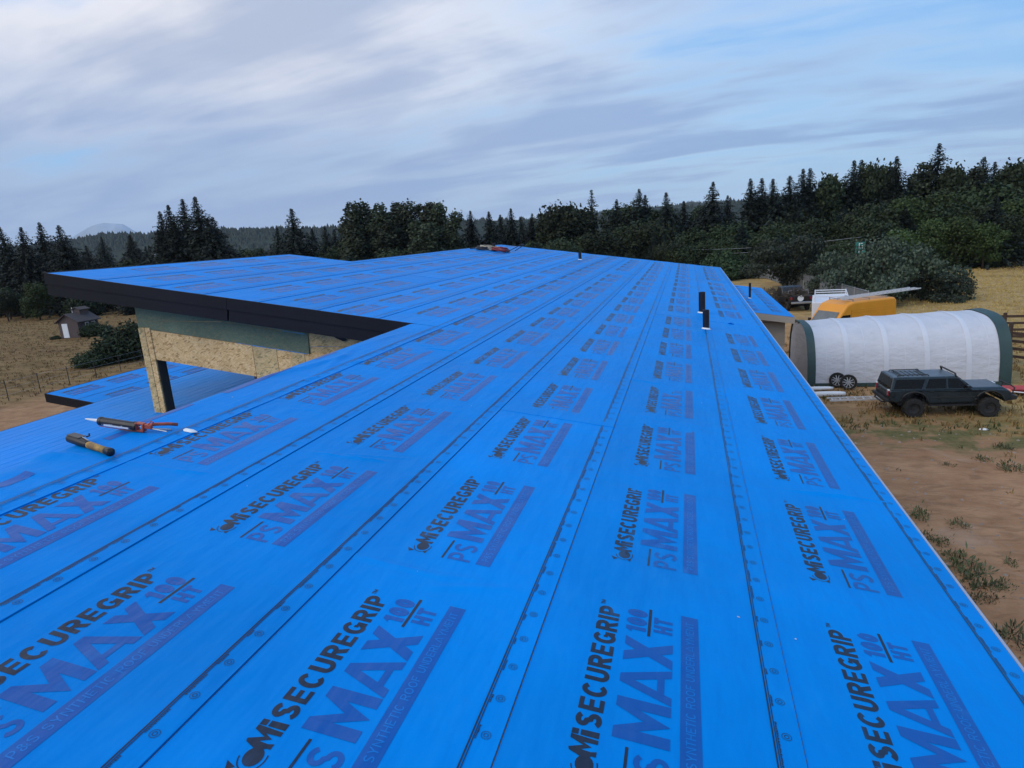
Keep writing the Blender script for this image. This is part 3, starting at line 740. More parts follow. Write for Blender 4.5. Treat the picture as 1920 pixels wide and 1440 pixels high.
# caulking gun: nozzle to the left over the ridge
ga, gb = roofpos(-3.225, 2.86, .045), roofpos(-2.80, 2.93, .033)
FG = axis_frame(ga, gb, N_)
gun = bpy.data.objects.new('caulking_gun', None); COL.objects.link(gun); gun.matrix_basis = FG
tag(gun, 'orange caulking gun with black sealant tube lying on the ridge', 'caulking gun')
RX = Matrix.Rotation(R(90), 4, 'Y')
MB().lathe([(.0025, 0), (.004, .0), (.0105, .082), (.011, .09)], 12, 0, RX).build('nozzle', M_WHITE, gun, FG, smooth=True)
MB().lathe([(.0, .086), (.024, .086), (.0265, .092), (.0265, .104), (.0245, .106), (.0245, .296), (.0275, .298), (.0275, .318), (0, .318)], 20, 0, RX).build('sealant_tube', M_BLKPL, gun, FG)
lb = MB(); lb.grid(lambda x, a: (x, .0248*math.cos(a), .0248*math.sin(a)), [.115, .285], [R(180+8*i) for i in range(8)]); lb.build('tube_label', M_LABEL, gun, FG, smooth=True)
lb = MB(); lb.box((.205, -.0255, -.010), (.15, .0012, .009)); lb.build('label_print', M_WHITE, gun, FG)
cr = MB()
for sy in (-1, 1): cr.box((.205, sy*.014, -.0262), (.23, .006, .003))
cr.box((.337, 0, .022), (.05, .030, .008)); cr.box((.337, 0, -.022), (.05, .034, .008)); cr.box((.318, 0, 0), (.008, .036, .05)); cr.box((.360, 0, 0), (.010, .034, .05)); cr.box((.385, 0, .01), (.045, .022, .024))
cr.build('carriage', M_ORANGE, gun, FG, bevel=.002)
hb_ = MB(); hb_.tube([(.375, .004, .012), (.40, .03, .015), (.46, .075, .012), (.505, .10, .006)], .0105, 8); hb_.build('handle', M_ORANGE, gun, FG, smooth=True)
tb = MB(); tb.tube([(.37, -.002, 0), (.41, .014, -.008), (.46, .045, -.012), (.49, .06, -.016)], .0055, 6); tb.build('trigger', M_STEEL, gun, FG, smooth=True)
rd = MB(); rd.tube([(.33, 0, .002), (.50, -.002, -.004)], .0035, 8); rd.build('plunger_rod', M_STEEL, gun, FG)
hk = MB(); hk.tube([(.385, 0, .022), (.398, .006, .040), (.41, .012, .036), (.405, .010, .024)], .004, 6); hk.build('release_catch', M_ORANGE, gun, FG)
# smear of sealant on the sheet
sm = MB()
ring = [(-2.665+.045*math.cos(a)*(1+.25*math.sin(3*a)), 3.04+.022*math.sin(a)*(1+.3*math.cos(2*a))) for a in [2*math.pi*i/18 for i in range(18)]]
sm.add([(x, y, .009) for x, y in ring]+[(-2.665+(x+2.665)*.6, 3.04+(y-3.04)*.6, .020) for x, y in ring]+[(-2.665, 3.04, .023)],
       [(i, (i+1) % 18, 18+(i+1) % 18, 18+i) for i in range(18)]+[(18+i, 18+(i+1) % 18, 36) for i in range(18)])
tag(sm.build('sealant_blob', M_WHITEP, None, MR, smooth=True), 'white blob of sealant squeezed out beside the caulking gun handle', 'sealant')

# hammer tacker
ha, hb2 = roofpos(-3.10, 2.625, .022), roofpos(-2.745, 2.585, .026)
FH = axis_frame(ha, hb2, N_)
tk = bpy.data.objects.new('hammer_tacker', None); COL.objects.link(tk); tk.matrix_basis = FH
tag(tk, 'black and tan hammer tacker lying on the ridge sheet', 'hammer tacker')
def loft(stations, n=12, p=2.6):
    """stations: (x, half y, half z, cy, cz) superellipse sections along x"""
    mb = MB(); vs = []
    for x, hy, hz, cy, cz_ in stations:
        for j in range(n):
            a = 2*math.pi*j/n; c, s_ = math.cos(a), math.sin(a)
            vs.append((x, cy+hy*math.copysign(abs(c)**(2/p), c), cz_+hz*math.copysign(abs(s_)**(2/p), s_)))
    fs = [(i*n+j, i*n+(j+1) % n, (i+1)*n+(j+1) % n, (i+1)*n+j) for i in range(len(stations)-1) for j in range(n)]
    fs += [tuple(reversed(range(n))), tuple((len(stations)-1)*n+j for j in range(n))]
    mb.add(vs, fs); return mb
loft([(0, .026, .020, .018, 0), (.012, .030, .023, .018, 0), (.06, .030, .023, .014, 0), (.10, .026, .021, .006, 0), (.15, .020, .018, 0, 0), (.175, .018, .017, -.001, 0)]).build('head', M_BLKPL, tk, FH, smooth=True)
MB().box((.05, .020, .0225), (.095, .045, .004)).build('magazine_cover', mat('worn_grey_metal', (.10, .09, .085), .45, .3, 60, metal=.5, coord='obj'), tk, FH, bevel=.0015)
MB().box((.125, .012, .0225), (.075, .005, .003), rot=Matrix.Rotation(-.22, 3, 'Z')).build('steel_strip', M_STEEL, tk, FH)
MB().tube([(.085, .050, .012), (.095, .060, .018), (.092, .062, .03)], .005, 6).build('latch', M_BLKPL, tk, FH)
loft([(.168, .0185, .0175, -.001, 0), (.20, .0185, .018, -.004, 0), (.26, .017, .0165, -.008, 0), (.315, .0185, .0175, -.012, 0)]).build('grip', M_RUBY, tk, FH, smooth=True)
loft([(.312, .0195, .0185, -.012, 0), (.34, .022, .021, -.014, 0), (.357, .021, .020, -.015, 0)]).build('end_cap', M_BLKPL, tk, FH, smooth=True)

# coil of hose and rope heaped at the far end of the roof
M_RED = mat('red_hose', (.17, .015, .02), .5, .2, 10); M_ROPE = mat('pale_rope', (.42, .36, .26), .8, .25, 30); M_DARKC = mat('dark_cord', (.02, .02, .025), .6, .2, 10)
rc = random.Random(9)
def coil(c, r, turns, rad, m, name, parent, ry=.6, jit=.05, n=26, hh=.02):
    pts = []
    for i in range(int(turns*n)+1):
        a = 2*math.pi*i/n; q = r*(1+jit*math.sin(a*2.3+i*.05))*(1-.25*(i/(turns*n)))
        pts.append(MR @ Vector((c[0]+q*math.cos(a)+rc.uniform(-.01, .01), c[1]+q*ry*math.sin(a), .03+hh*i/n+rc.uniform(0, .02))))
    MB().tube(pts, rad, 6).build(name, m, parent, smooth=True)
cp = thing('rope_heap', 'heap of pale rope and dark cord lying at the far high corner', 'rope', roofpos(-6.35, 21.4))
coil((-6.35, 21.4), .34, 5, .022, M_ROPE, 'rope_coil', cp, 1.6)
coil((-6.45, 21.2), .28, 4, .018, M_DARKC, 'cord_coil', cp, 1.8)
MB().tube([roofpos(-6.9, 21.0, .02), roofpos(-6.7, 21.2, .05), roofpos(-6.5, 21.3, .03)], .02, 6).build('cord_end', M_DARKC, cp, smooth=True)
MB().lathe([(.055, 0), (.055, .2), (.07, .2), (.07, .24), (0, .24)], 12, 0, Matrix.Translation(roofpos(-6.27, 21.75, .0))).build('anchor_post', M_DARKC, cp)
rp = thing('red_hose', 'red air hose bundle with a looped dark end beside the rope heap', 'hose', roofpos(-5.85, 21.2))
coil((-5.9, 21.2), .30, 5, .024, M_RED, 'hose_coil', rp, 1.2)
MB().tube([roofpos(-6.05, 21.0, .07), roofpos(-5.85, 20.9, .09), roofpos(-5.6, 20.8, .07)], .05, 8).build('tool_grip', M_RED, rp, smooth=True)
MB().tube([roofpos(-5.6+.45*math.sin(a)*.9, 21.2+.5*(1-math.cos(a))-.2, .03+.28*math.sin(a)) for a in [math.pi*i/12 for i in range(13)]], .014, 6).build('hose_loop', M_DARKC, rp, smooth=True)

# ------------------------------------------------------------------ fabric shelter
M_FAB = mat('white_fabric', (.53, .535, .575), .55, .05, 1.2, bump=.05, bscale=1.7, stretch=(1.2, .8, 2.6), col2=(.43, .44, .44), thr=(.58, .76))
M_GRN = mat('green_fabric', (.028, .058, .056), .6, .15, 1.5, bump=.02, bscale=3)
tent = thing('fabric_shelter', 'long white arched fabric shelter with dark green end bands', 'shelter', (9, 33.8, 0))
TX0, TX1, TY0, TW, TH = 5.15, 13.0, 30.85, 5.4, 2.8
hoops = [TX0+(TX1-TX0)*i/5 for i in range(6)]
def tent_pt(x, a, out=0.):
    """a in 0..1 over the arch from the near base to the far base"""
    bay = (x-TX0)/(TX1-TX0)*5; fr = abs(bay-round(bay)); sag = -.055*min(1, (fr/.5))**.55
    th = math.pi*(1-a)
    c, s_ = math.cos(th), math.sin(th)
    e = .62
    yy = math.copysign(abs(c)**e, c); z_ = abs(s_)**.72
    TH = 2.56+.26*(x-TX0)/(TX1-TX0)
    rr = 1+(sag*math.sin(math.pi*a)**.6+out)/TH
    wr = .012*noise.noise(Vector((x*1.6, a*14, 3)))+.02*noise.noise(Vector((x*5, a*3, 8)))*max(0, 1-a*6)
    return (x, TY0+TW/2+(TW/2)*yy*(1+(out+wr)/3), TH*z_*rr+wr*s_)
aa = [i/40 for i in range(41)]
for i in range(5):
    xa = hoops[i]+(.34 if i == 0 else 0); xb = hoops[i+1]-(.40 if i == 4 else 0)
    m_ = MB(); m_.grid(lambda x, a: tent_pt(x, a), [xa+(xb-xa)*(.5-.5*math.cos(math.pi*j/18)) for j in range(19)], aa); m_.build('fabric_panel', M_FAB, tent, smooth=True)
for xa, xb in ((TX0, hoops[0]+.345), (hoops[5]-.405, TX1+.05)):
    m_ = MB(); m_.grid(lambda x, a: tent_pt(x, a, .03), [xa, (xa+xb)/2, xb], aa); m_.build('end_band', M_GRN, tent, smooth=True)
M_FABL = mat('reinforced_fabric', (.57, .585, .635), .5, .04, 1.2, bump=.02, bscale=2.2)
for x in hoops[1:5]:
    m_ = MB(); m_.grid(lambda xx_, a: tent_pt(xx_, a, .012), [x-.05, x, x+.16], aa); m_.build('hoop_band', M_FABL, tent, smooth=True)
for x in [hoops[i]+(hoops[i+1]-hoops[i])*f_ for i in range(5) for f_ in (.5,)]:
    m_ = MB(); m_.grid(lambda xx_, a: tent_pt(xx_, a, .006), [x-.015, x+.015], aa); m_.build('weld_seam', M_FABL, tent, smooth=True)
for i, x in enumerate(hoops[1:5]):
    m_ = MB(); m_.tube([Vector(tent_pt(x, .015+.97*a, -.035)) for a in aa], .03, 8); m_.build('hoop', M_STEEL, tent, smooth=True)
for x, nm in ((TX0+.03, 'end_wall'), (TX1-.02, 'end_wall')):
    arcp = [tent_pt(x, a, -.01) for a in aa]; m_ = MB(); m_.add([(x, q[1], q[2]) for q in arcp], [tuple(range(len(arcp)))]); m_.build(nm, M_FAB, tent)
for x in (TX0+.01,): MB().tube([Vector(tent_pt(x, .5+.5*i/20, .01)) for i in range(21)], .05, 6).build('end_trim', M_GRN, tent)
MB().box(((TX0+TX1)/2, TY0-.02, .09), (TX1-TX0, .10, .16)).build('base_rail', M_GRN, tent)
MB().box(((TX0+TX1)/2, TY0+TW+.02, .09), (TX1-TX0, .10, .16)).build('base_rail', M_GRN, tent)

# ------------------------------------------------------------------ vehicles
M_TYRE = mat('tyre_rubber', (.016, .015, .014), .85, .3, 30, coord='obj', bump=.01, bscale=30)
M_GLASS = mat('dark_car_glass', (.006, .005, .005), .22, .1, 3, spec=.22, coord='obj')
M_GLASSL = mat('windscreen_glass', (.10, .115, .12), .15, .2, 3, spec=.8, coord='obj')
M_SUV = mat('dusty_green_black_paint', (.013, .022, .028), .30, .25, 2.5, spec=.5, coord='obj', col2=(.040, .044, .045), thr=(.52, .85))
M_SUVT = mat('dark_trim', (.018, .018, .018), .6, .2, 10, coord='obj')
M_TAIL = mat('tail_light_red', (.32, .015, .03), .2, .1, 10, coord='obj'); M_AMB = mat('amber_lamp', (.75, .25, .12), .25, .1, 10, coord='obj')
M_ALLOY = mat('alloy', (.50, .50, .51), .35, .1, 20, metal=.6, coord='obj'); M_DRUM = mat('dark_wheel', (.02, .018, .017), .6, .3, 20, coord='obj')
def arc_notch(cx, r, zb, n=10):
    """points of a wheel arch from +x to -x side, above zb"""
    return [(cx+r*math.cos(R(180*i/n)), zb+max(0, r*math.sin(R(180*i/n)))) for i in range(n+1)]
def wheel(parent, ML, x, y, r, wd, rim, spokes=0, rimr=.58):
    W = Matrix.Translation((x, y, r)) @ Matrix.Rotation(R(90), 4, 'X')
    b_ = MB(); b_.lathe([(r*rimr, -wd/2), (r*.93, -wd/2), (r, -wd*.32), (r, wd*.32), (r*.93, wd/2), (r*rimr, wd/2)], 28, 0, W)
    for j in range(28):
        a = 2*math.pi*j/28
        b_.box((math.cos(a)*r*1.0, math.sin(a)*r*1.0, (wd*.2 if j % 2 else -wd*.2)), (.03, .045, wd*.5), 0, W, Matrix.Rotation(a, 3, 'Z'))
    t = b_.build('wheel', M_TYRE, parent, ML)
    c = MB(); c.lathe([(r*rimr, wd*.42), (r*rimr*.92, wd*.30), (r*.2, wd*.22), (r*.17, wd*.36), (0, wd*.36)], 24, 0, W); c.lathe([(r*rimr, -wd*.42), (r*rimr*.92, -wd*.30), (0, -wd*.28)], 24, 0, W)
    for j in range(spokes):
        a = 2*math.pi*j/spokes; c.box((math.cos(a)*r*rimr*.55, math.sin(a)*r*rimr*.55, wd*.34), (r*rimr*.8, .05, .03), 1, W, Matrix.Rotation(a, 3, 'Z'))
    c.build('rim', [M_DRUM if spokes else rim, rim], t, ML)
    return t
def profile_body(name, poly, hw, m, parent, ML, bev=.05):
    me = bpy.data.meshes.new(name); bm = bmesh.new()
    vs = [bm.verts.new((a, -hw, b_)) for a, b_ in poly]; f = bm.faces.new(vs)
    r_ = bmesh.ops.extrude_face_region(bm, geom=[f]); bmesh.ops.translate(bm, vec=(0, 2*hw, 0), verts=[v for v in r_['geom'] if isinstance(v, bmesh.types.BMVert)])
    bmesh.ops.recalc_face_normals(bm, faces=bm.faces); bm.to_mesh(me); bm.free(); me.materials.append(m)
    return link(name, me, parent, ML, bev)

# dark sport utility vehicle beside the shelter
sv = thing('sport_utility_vehicle', 'dusty dark green sport utility vehicle parked in dry grass before the white shelter', 'vehicle', (7.95, 26.75, 0), rz=R(3))
MLW = local(sv); ML = MLW @ Matrix.Translation((0, 0, .03)) @ Matrix.Diagonal((.92, .93, .84, 1))     # x forward, origin under the rear axle, centreline
zb = .62; wr = .40
poly = [(-.90, .78), (-.94, 1.12), (-.88, 1.20), (3.0, 1.17), (3.30, 1.13), (3.42, 1.02), (3.44, .80), (3.36, .66)]
low = [(2.67+.50, zb)]+arc_notch(2.67, .50, zb)[1:-1]+[(2.67-.50, zb), (.52, .58)]+arc_notch(0, .50, zb)[1:-1]+[(-.52, zb), (-.87, .70)]
poly = poly+low
profile_body('body', poly, .83, M_SUV, sv, ML, .09)
for sg in (-1, 1):
    for gx in (.33, 1.17, 1.98): MB().box((gx, sg*.8305, .93), (.012, .004, .50)).build('door_gap', M_DRUM, sv, ML)
# bonnet bulge and greenhouse
def hull(parent, name, base, top, m, ML, mats=None):
    """four-cornered frustum: base/top = (x0,x1,halfwidth,z)"""
    b_ = MB(); vs = []
    for x0, x1, hw, z_ in (base, top): vs += [(x0, -hw, z_), (x1, -hw, z_), (x1, hw, z_), (x0, hw, z_)]
    b_.add(vs, [(3, 2, 1, 0), (4, 5, 6, 7), (0, 1, 5, 4), (1, 2, 6, 5), (2, 3, 7, 6), (3, 0, 4, 7)]); return b_.build(name, m, parent, ML, bevel=.05)
hull(sv, 'bonnet', (2.02, 3.33, .78, 1.12), (2.02, 3.16, .70, 1.235), M_SUV, ML)
hull(sv, 'cabin', (-.90, 2.10, .815, 1.16), (-.78, 1.54, .69, 1.74), M_SUV, ML)
def sidequad(parent, name, pts, m, hw0=.815, hw1=.69, z0=1.16, z1=1.74, both=True, off=.006, M=None):
    for sg in (-1, 1):
        b_ = MB(); P_ = [(x, sg*(hw0+(hw1-hw0)*(z_-z0)/(z1-z0)+off), z_) for x, z_ in pts]; Q = [(x, y-sg*.012, z_) for x, y, z_ in P_]
        n = len(pts); b_.add(P_+Q, [tuple(range(n)) if sg < 0 else tuple(reversed(range(n)))]+[(i, (i+1) % n, n+(i+1) % n, n+i) for i in range(n)]); b_.build(name, m, parent, M)
sidequad(sv, 'window', [(-.75, 1.25), (.26, 1.25), (.40, 1.65), (-.65, 1.65)], M_GLASS, M=ML)
sidequad(sv, 'window', [(.40, 1.25), (1.14, 1.25), (1.14, 1.66), (.54, 1.66)], M_GLASS, M=ML)
sidequad(sv, 'window', [(1.21, 1.25), (2.00, 1.25), (1.56, 1.66), (1.21, 1.66)], M_GLASS, M=ML)
b_ = MB(); b_.add([(2.08, -.70, 1.22), (2.08, .70, 1.22), (1.56, .58, 1.71), (1.56, -.58, 1.71)], [(0, 1, 2, 3)], 0, Matrix.Translation((.035, 0, .012))); b_.build('windscreen', M_GLASSL, sv, ML)
b_ = MB(); b_.add([(-.93, -.68, 1.24), (-.81, -.56, 1.68), (-.81, .56, 1.68), (-.93, .68, 1.24)], [(0, 1, 2, 3)], 0, Matrix.Translation((.04, 0, .0))); b_.build('rear_window', M_GLASS, sv, ML)
for x in (-.05+.0, 1.16): pass
for sg in (-1, 1):
    for cx in (0, 2.67):
        m_ = MB(); rg = [(cx+.52*math.cos(R(8+164*i/12)), .60+.52*math.sin(R(8+164*i/12))) for i in range(13)]; m_.tube([(x, sg*.835, z_) for x, z_ in rg], .035, 6); m_.build('wheel_flare', M_SUVT, sv, ML, smooth=True)
    for cx in (0, 2.46): wheel(sv, MLW, cx, sg*.71, .35, .27, M_DRUM)
    MB().box((1.33, sg*.835, .86), (1.55, .012, .05)).build('side_moulding', M_SUVT, sv, ML, bevel=.004)
    MB().box((-.905, sg*.70, 1.06), (.08, .17, .22)).build('tail_light', [M_TAIL], sv, ML, bevel=.01)
    MB().box((-.905, sg*.70, 1.20), (.075, .15, .06)).build('reversing_light', M_WHITE, sv, ML, bevel=.01)
    MB().box((3.405, sg*.62, 1.02), (.09, .26, .17)).build('headlight', M_AMB if sg < 0 else M_WHITE, sv, ML, bevel=.02)
    MB().box((1.86, sg*.90, 1.33), (.10, .17, .13)).build('side_mirror', M_SUV, sv, ML, bevel=.03)
    for hx in (.62, 1.36): MB().box((hx, sg*.84, 1.13), (.14, .02, .035)).build('door_handle', M_SUVT, sv, ML, bevel=.006)
    m_ = MB(); m_.tube([(-.55, sg*.50, 1.75), (-.50, sg*.50, 1.81), (.55, sg*.50, 1.81), (.60, sg*.50, 1.75)], .022, 6); m_.build('roof_rail', M_SUVT, sv, ML)
for x in (-.42, .48):
    m_ = MB(); m_.box((x, 0, 1.80), (.06, 1.10, .03)); m_.build('rack_bar', M_SUVT, sv, ML, bevel=.01)
M_SUVR = mat('dusty_sky_sheen_paint', (.075, .088, .098), .38, .2, 3, coord='obj')  # sky reflection painted into the dusty tone of roof and bonnet overlays
MB().box((.38, 0, 1.742), (2.2, 1.28, .012)).build('roof_sheen_panel', M_SUVR, sv, ML, bevel=.004)
MB().box((2.58, 0, 1.236), (1.02, 1.26, .010)).build('bonnet_sheen_panel', M_SUVR, sv, ML, bevel=.004)
for i in range(5): MB().box((-.30+.19*i*.9, 0, 1.752), (.03, .92, .016)).build('roof_rib', M_SUVT, sv, ML)
m_ = MB(); m_.tube([(1.55, -.66, 1.58), (1.46, -.66, 1.88), (1.40, -.52, 1.92), (1.40, .52, 1.92), (1.46, .66, 1.88), (1.55, .66, 1.58)], .035, 8); m_.build('light_bar', M_SUVT, sv, ML, smooth=True)
m_ = MB(); m_.box((-.97, 0, .74), (.14, 1.62, .14)); m_.tube([(-.95, -.6, .62), (-1.06, -.4, .60), (-1.06, .4, .60), (-.95, .6, .62)], .035, 8); m_.build('rear_bumper', M_SUVT, sv, ML, bevel=.015)
m_ = MB(); m_.prism([(3.38, .66), (3.62, .70), (3.66, .84), (3.44, .90)], -.78, .78); m_.tube([(3.60, -.45, .82), (3.68, -.45, 1.12), (3.55, -.42, 1.24), (3.55, .42, 1.24), (3.68, .45, 1.12), (3.60, .45, .82)], .028, 8); m_.build('front_bumper', M_SUVT, sv, ML)
MB().box((1.3, 0, .56), (3.6, 1.3, .16)).build('underbody', M_DRUM, sv, ML)
MB().box((1.35, -.80, .50), (1.6, .08, .06)).build('side_step', M_SUVT, sv, ML)
m_ = MB(); m_.tube([(1.95, -.3, 1.31), (1.98, .35, 1.33)], .012, 5); m_.build('wiper', M_SUVT, sv, ML)

# yellow van
M_YEL = mat('yellow_paint', (.70, .275, .015), .35, .06, 1.2, spec=.5, coord='obj')
vn = thing('cargo_van', 'tall yellow cargo van with a ladder on its roof behind the shelter', 'van', (8.64, 40.32, 0), rz=R(212))
# front points to -x world (left in view): local x forward
ML = local(vn) @ Matrix.Diagonal((.86, 1, 1, 1))
pv = [(-3.05, .55), (-3.10, 1.2), (-3.02, 2.55), (-2.86, 2.74), (.45, 2.74), (.95, 2.60), (1.35, 2.22), (2.05, 1.42), (2.85, 1.18), (3.02, .95), (3.02, .50)]
pv += [(2.45, .42)]+arc_notch(2.0, .42, .42)[1:-1]+[(1.55, .42), (-1.35, .42)]+arc_notch(-1.8, .42, .42)[1:-1]+[(-2.25, .42)]
profile_body('body', pv, 1.0, M_YEL, vn, ML, .10)
for sg in (-1, 1):
    def panel(name, pts, m, off=.006):
        b_ = MB(); P_ = [(x, sg*(1.0+off), z_) for x, z_ in pts]; Q = [(x, sg*.99, z_) for x, z_ in pts]; n = len(pts)
        b_.add(P_+Q, [tuple(range(n))]+[(i, (i+1) % n, n+(i+1) % n, n+i) for i in range(n)]); b_.build(name, m, vn, ML)
    panel('side_window', [(.72, 1.42), (1.92, 1.42), (1.48, 1.95), (1.32, 2.05), (.72, 2.05)], M_GLASS)
    for z_ in (2.30, 2.16): MB().box((-1.1, sg*1.004, z_), (3.5, .012, .022)).build('body_crease', M_YEL, vn, ML, bevel=.004)
    panel('door_line', [(.62, .6), (.64, .6), (.64, 2.3), (.62, 2.3)], M_SUVT, .003)
    MB().box((1.72, sg*1.12, 1.62), (.10, .22, .34)).build('side_mirror', M_BLKPL, vn, ML, bevel=.03)
    for cx in (2.0, -1.8): wheel(vn, ML, cx, sg*.86, .36, .24, M_ALLOY)
b_ = MB(); b_.add([(2.07, -.86, 1.44), (2.07, .86, 1.44), (1.37, .78, 2.20), (1.37, -.78, 2.20)], [(0, 1, 2, 3)], 0, Matrix.Translation((.02, 0, .02))); b_.build('windscreen', M_GLASSL, vn, ML)
for x in (-2.3, -.9, .4):
    m_ = MB(); m_.box((x, 0, 2.84), (.05, 1.8, .04)); m_.box((x, -.85, 2.79), (.05, .04, .12)); m_.box((x, .85, 2.79), (.05, .04, .12)); m_.build('roof_bar', M_STEEL, vn, ML)
M_ALU = mat('dull_aluminium', (.62, .62, .63), .45, .08, 10, metal=.2, coord='obj')
lad = thing('extension_ladder', 'aluminium extension ladder tied on the roof of the yellow van', 'ladder', (8.64, 40.32, 2.90), rz=R(212))
LM = world(lad) @ Matrix.Rotation(R(1.2), 4, 'Y')
for y in (.30, .72):
    MB().box((-1.8, y, .02), (5.6, .03, .06)).build('stile', M_ALU, lad, LM)
    MB().box((-1.6, y+.045 if y < .4 else y-.045, .09), (5.2, .025, .05)).build('stile', M_ALU, lad, LM)
for i in range(17): MB().box((-4.5+.33*i, .51, .03), (.035, .42, .03)).build('rung', M_ALU, lad, LM)

# white box truck in front of the van's nose
M_BOXW = mat('white_panel_paint', (.66, .67, .70), .45, .05, 1.0, coord='obj')
bt = thing('box_truck', 'white box truck with a low pipe rack on top beside the yellow van', 'truck', (8.87, 45.75, 0), rz=R(80))
ML = local(bt)
MB().box((-1.2, 0, 1.50), (4.2, 2.1, 1.75)).build('box_body', M_BOXW, bt, ML, bevel=.03)
for i in range(9): MB().box((-3.304, -.88+.22*i, 1.5), (.012, .02, 1.65)).build('corrugation', M_BOXW, bt, ML)
for y in (-.9, .9):
    m_ = MB(); m_.tube([(-3.2, y, 2.36), (-3.2, y, 2.66), (-3.05, y, 2.72), (.7, y, 2.72), (.8, y, 2.36)], .03, 6); m_.build('rack_rail', M_BOXW, bt, ML)
for x in (-3.2, -1.9, -.6, .7): MB().box((x, 0, 2.70), (.05, 1.8, .05)).build('rack_bar', M_BOXW, bt, ML)
MB().box((-3.31, .35, 2.18), (.02, .36, .14)).build('door_plate', M_STEEL, bt, ML)
profile_body('cab', [(.95, .6), (.95, 2.1), (1.75, 2.1), (2.2, 1.45), (3.0, 1.25), (3.05, .6)], .95, M_BOXW, bt, ML, .08)
MB().box((-.2, 0, .72), (6.2, .9, .25)).build('chassis', M_DRUM, bt, ML)
for x in (-2.1, 2.3):
    for sg in (-1, 1): wheel(bt, ML, x, sg*.82, .38, .26, M_ALLOY)

# black pickup seen from behind, loaded with brush
pk = thing('loaded_pickup', 'small black pickup with a bed full of cut brush behind the porch', 'pickup', (8.55, 58.5, 0), rz=R(98))
ML = local(pk)
pp = [(-1.9, .7), (-1.95, 1.25), (.2, 1.28), (.35, 1.30), (.65, 1.78), (1.6, 1.80), (2.15, 1.32), (3.2, 1.15), (3.3, .65)]
pp += [(2.75, .62)]+arc_notch(2.3, .42, .60)[1:-1]+[(1.85, .55), (-.55, .55)]+arc_notch(-1.0, .42, .60)[1:-1]+[(-1.45, .62)]
profile_body('body', pp, .85, mat('black_paint', (.010, .011, .014), .35, .2, 3, coord='obj'), pk, ML, .06)
for sg in (-1, 1):
    for cx in (2.3, -1.0): wheel(pk, ML, cx, sg*.75, .38, .26, M_DRUM)
    MB().box((-1.93, sg*.76, 1.08), (.06, .12, .22)).build('tail_light', M_TAIL, pk, ML)
MB().box((-2.02, 0, .72), (.14, 1.6, .16)).build('rear_bumper', M_STEEL, pk, ML, bevel=.02)
MB().lathe([(0, .01), (.21, .01), (.24, 0)], 18, 0, Matrix.Translation((-1.965, .05, 1.06)) @ Matrix.Rotation(R(-90), 4, 'Y')).build('tailgate_emblem', M_WHITE, pk, ML)
MB().box((-1.1, 0, 1.62), (.05, 1.6, .04)).build('rack_bar', M_STEEL, pk, ML)
for sg in (-1, 1): MB().box((-1.1, sg*.78, 1.45), (.05, .05, .36)).build('rack_post', M_STEEL, pk, ML)
M_TWIG = mat('dry_brush', (.07, .055, .042), .9, .4, 8)
rb2 = random.Random(5)
def brush(name, label, c, rx, ry, h, n, seed, lenr=(.5, 1.4), m=M_TWIG):
    rq = random.Random(seed); b_ = MB()
    for _ in range(n):
        a = rq.uniform(0, 6.28); q = math.sqrt(rq.random()); x, y = c[0]+rx*q*math.cos(a), c[1]+ry*q*math.sin(a); z_ = c[2]+h*(1-q*q)*rq.uniform(.1, 1)
        d = Vector((rq.gauss(0, 1), rq.gauss(0, 1), rq.gauss(0, .45))).normalized()*rq.uniform(*lenr)*.5
        p0 = Vector((x, y, z_))-d; p1 = Vector((x, y, z_))+d; p0.z = max(p0.z, c[2]-.02); p1.z = max(p1.z, c[2]-.02)
        b_.tube([p0, (p0+p1)/2+Vector((rq.uniform(-.05, .05), 0, rq.uniform(-.05, .08))), p1], rq.uniform(.008, .025), 4, 0, None, False)
    o = b_.build(name, m); return tag(o, label, 'brush')
brush('brush_load', 'tangle of dry cut brush heaped in the bed of the black pickup', (8.62, 57.6, 1.2), .8, 1.1, .55, 260, 2)
brush('brush_pile', 'dark pile of cut brush on the ground beside the black pickup', (7.6, 60.8, 0.02), 2.0, 1.8, 1.7, 700, 3)

# ------------------------------------------------------------------ things lying about the yard
def loose_wheel(name, label, x, y, lean, rz):
    o = thing(name, label, 'wheel', (x, y, 0), 'loose wheels leaning on the shelter', rz=rz); ML = world(o) @ Matrix.Rotation(lean, 4, 'X')
    r = .34; W = Matrix.Translation((0, 0, r)) @ Matrix.Rotation(R(90), 4, 'X')
    b_ = MB(); b_.lathe([(r*.70, -.1), (r*.94, -.11), (r, -.06), (r, .06), (r*.94, .11), (r*.70, .1)], 28, 0, W); b_.build('tyre', M_TYRE, o, ML, smooth=False)
    c = MB(); c.lathe([(r*.72, .10), (r*.68, .05), (r*.66, -.08)], 28, 0, W); c.lathe([(0, .07), (.06, .07), (.07, .05)], 14, 0, W)
    for j in range(10):
        a = 2*math.pi*j/10; c.box((math.cos(a)*r*.38, math.sin(a)*r*.38, .055), (r*.62, .035, .03), 0, W, Matrix.Rotation(a+.08*(-1)**j, 3, 'Z'))
    c.build('rim', M_ALLOY, o, ML); MB().lathe([(0, -.02), (r*.66, -.02)], 24, 0, W).build('rim_shade_disc', M_DRUM, o, ML)  # dark disc stands in for the shade behind the spokes
loose_wheel('loose_wheel', 'loose alloy wheel standing in front, against the shelter wall', 6.72, 30.25, R(-8), R(-12))
loose_wheel('loose_wheel', 'loose alloy wheel half hidden behind another against the shelter', 6.36, 30.68, R(-8), R(-12))
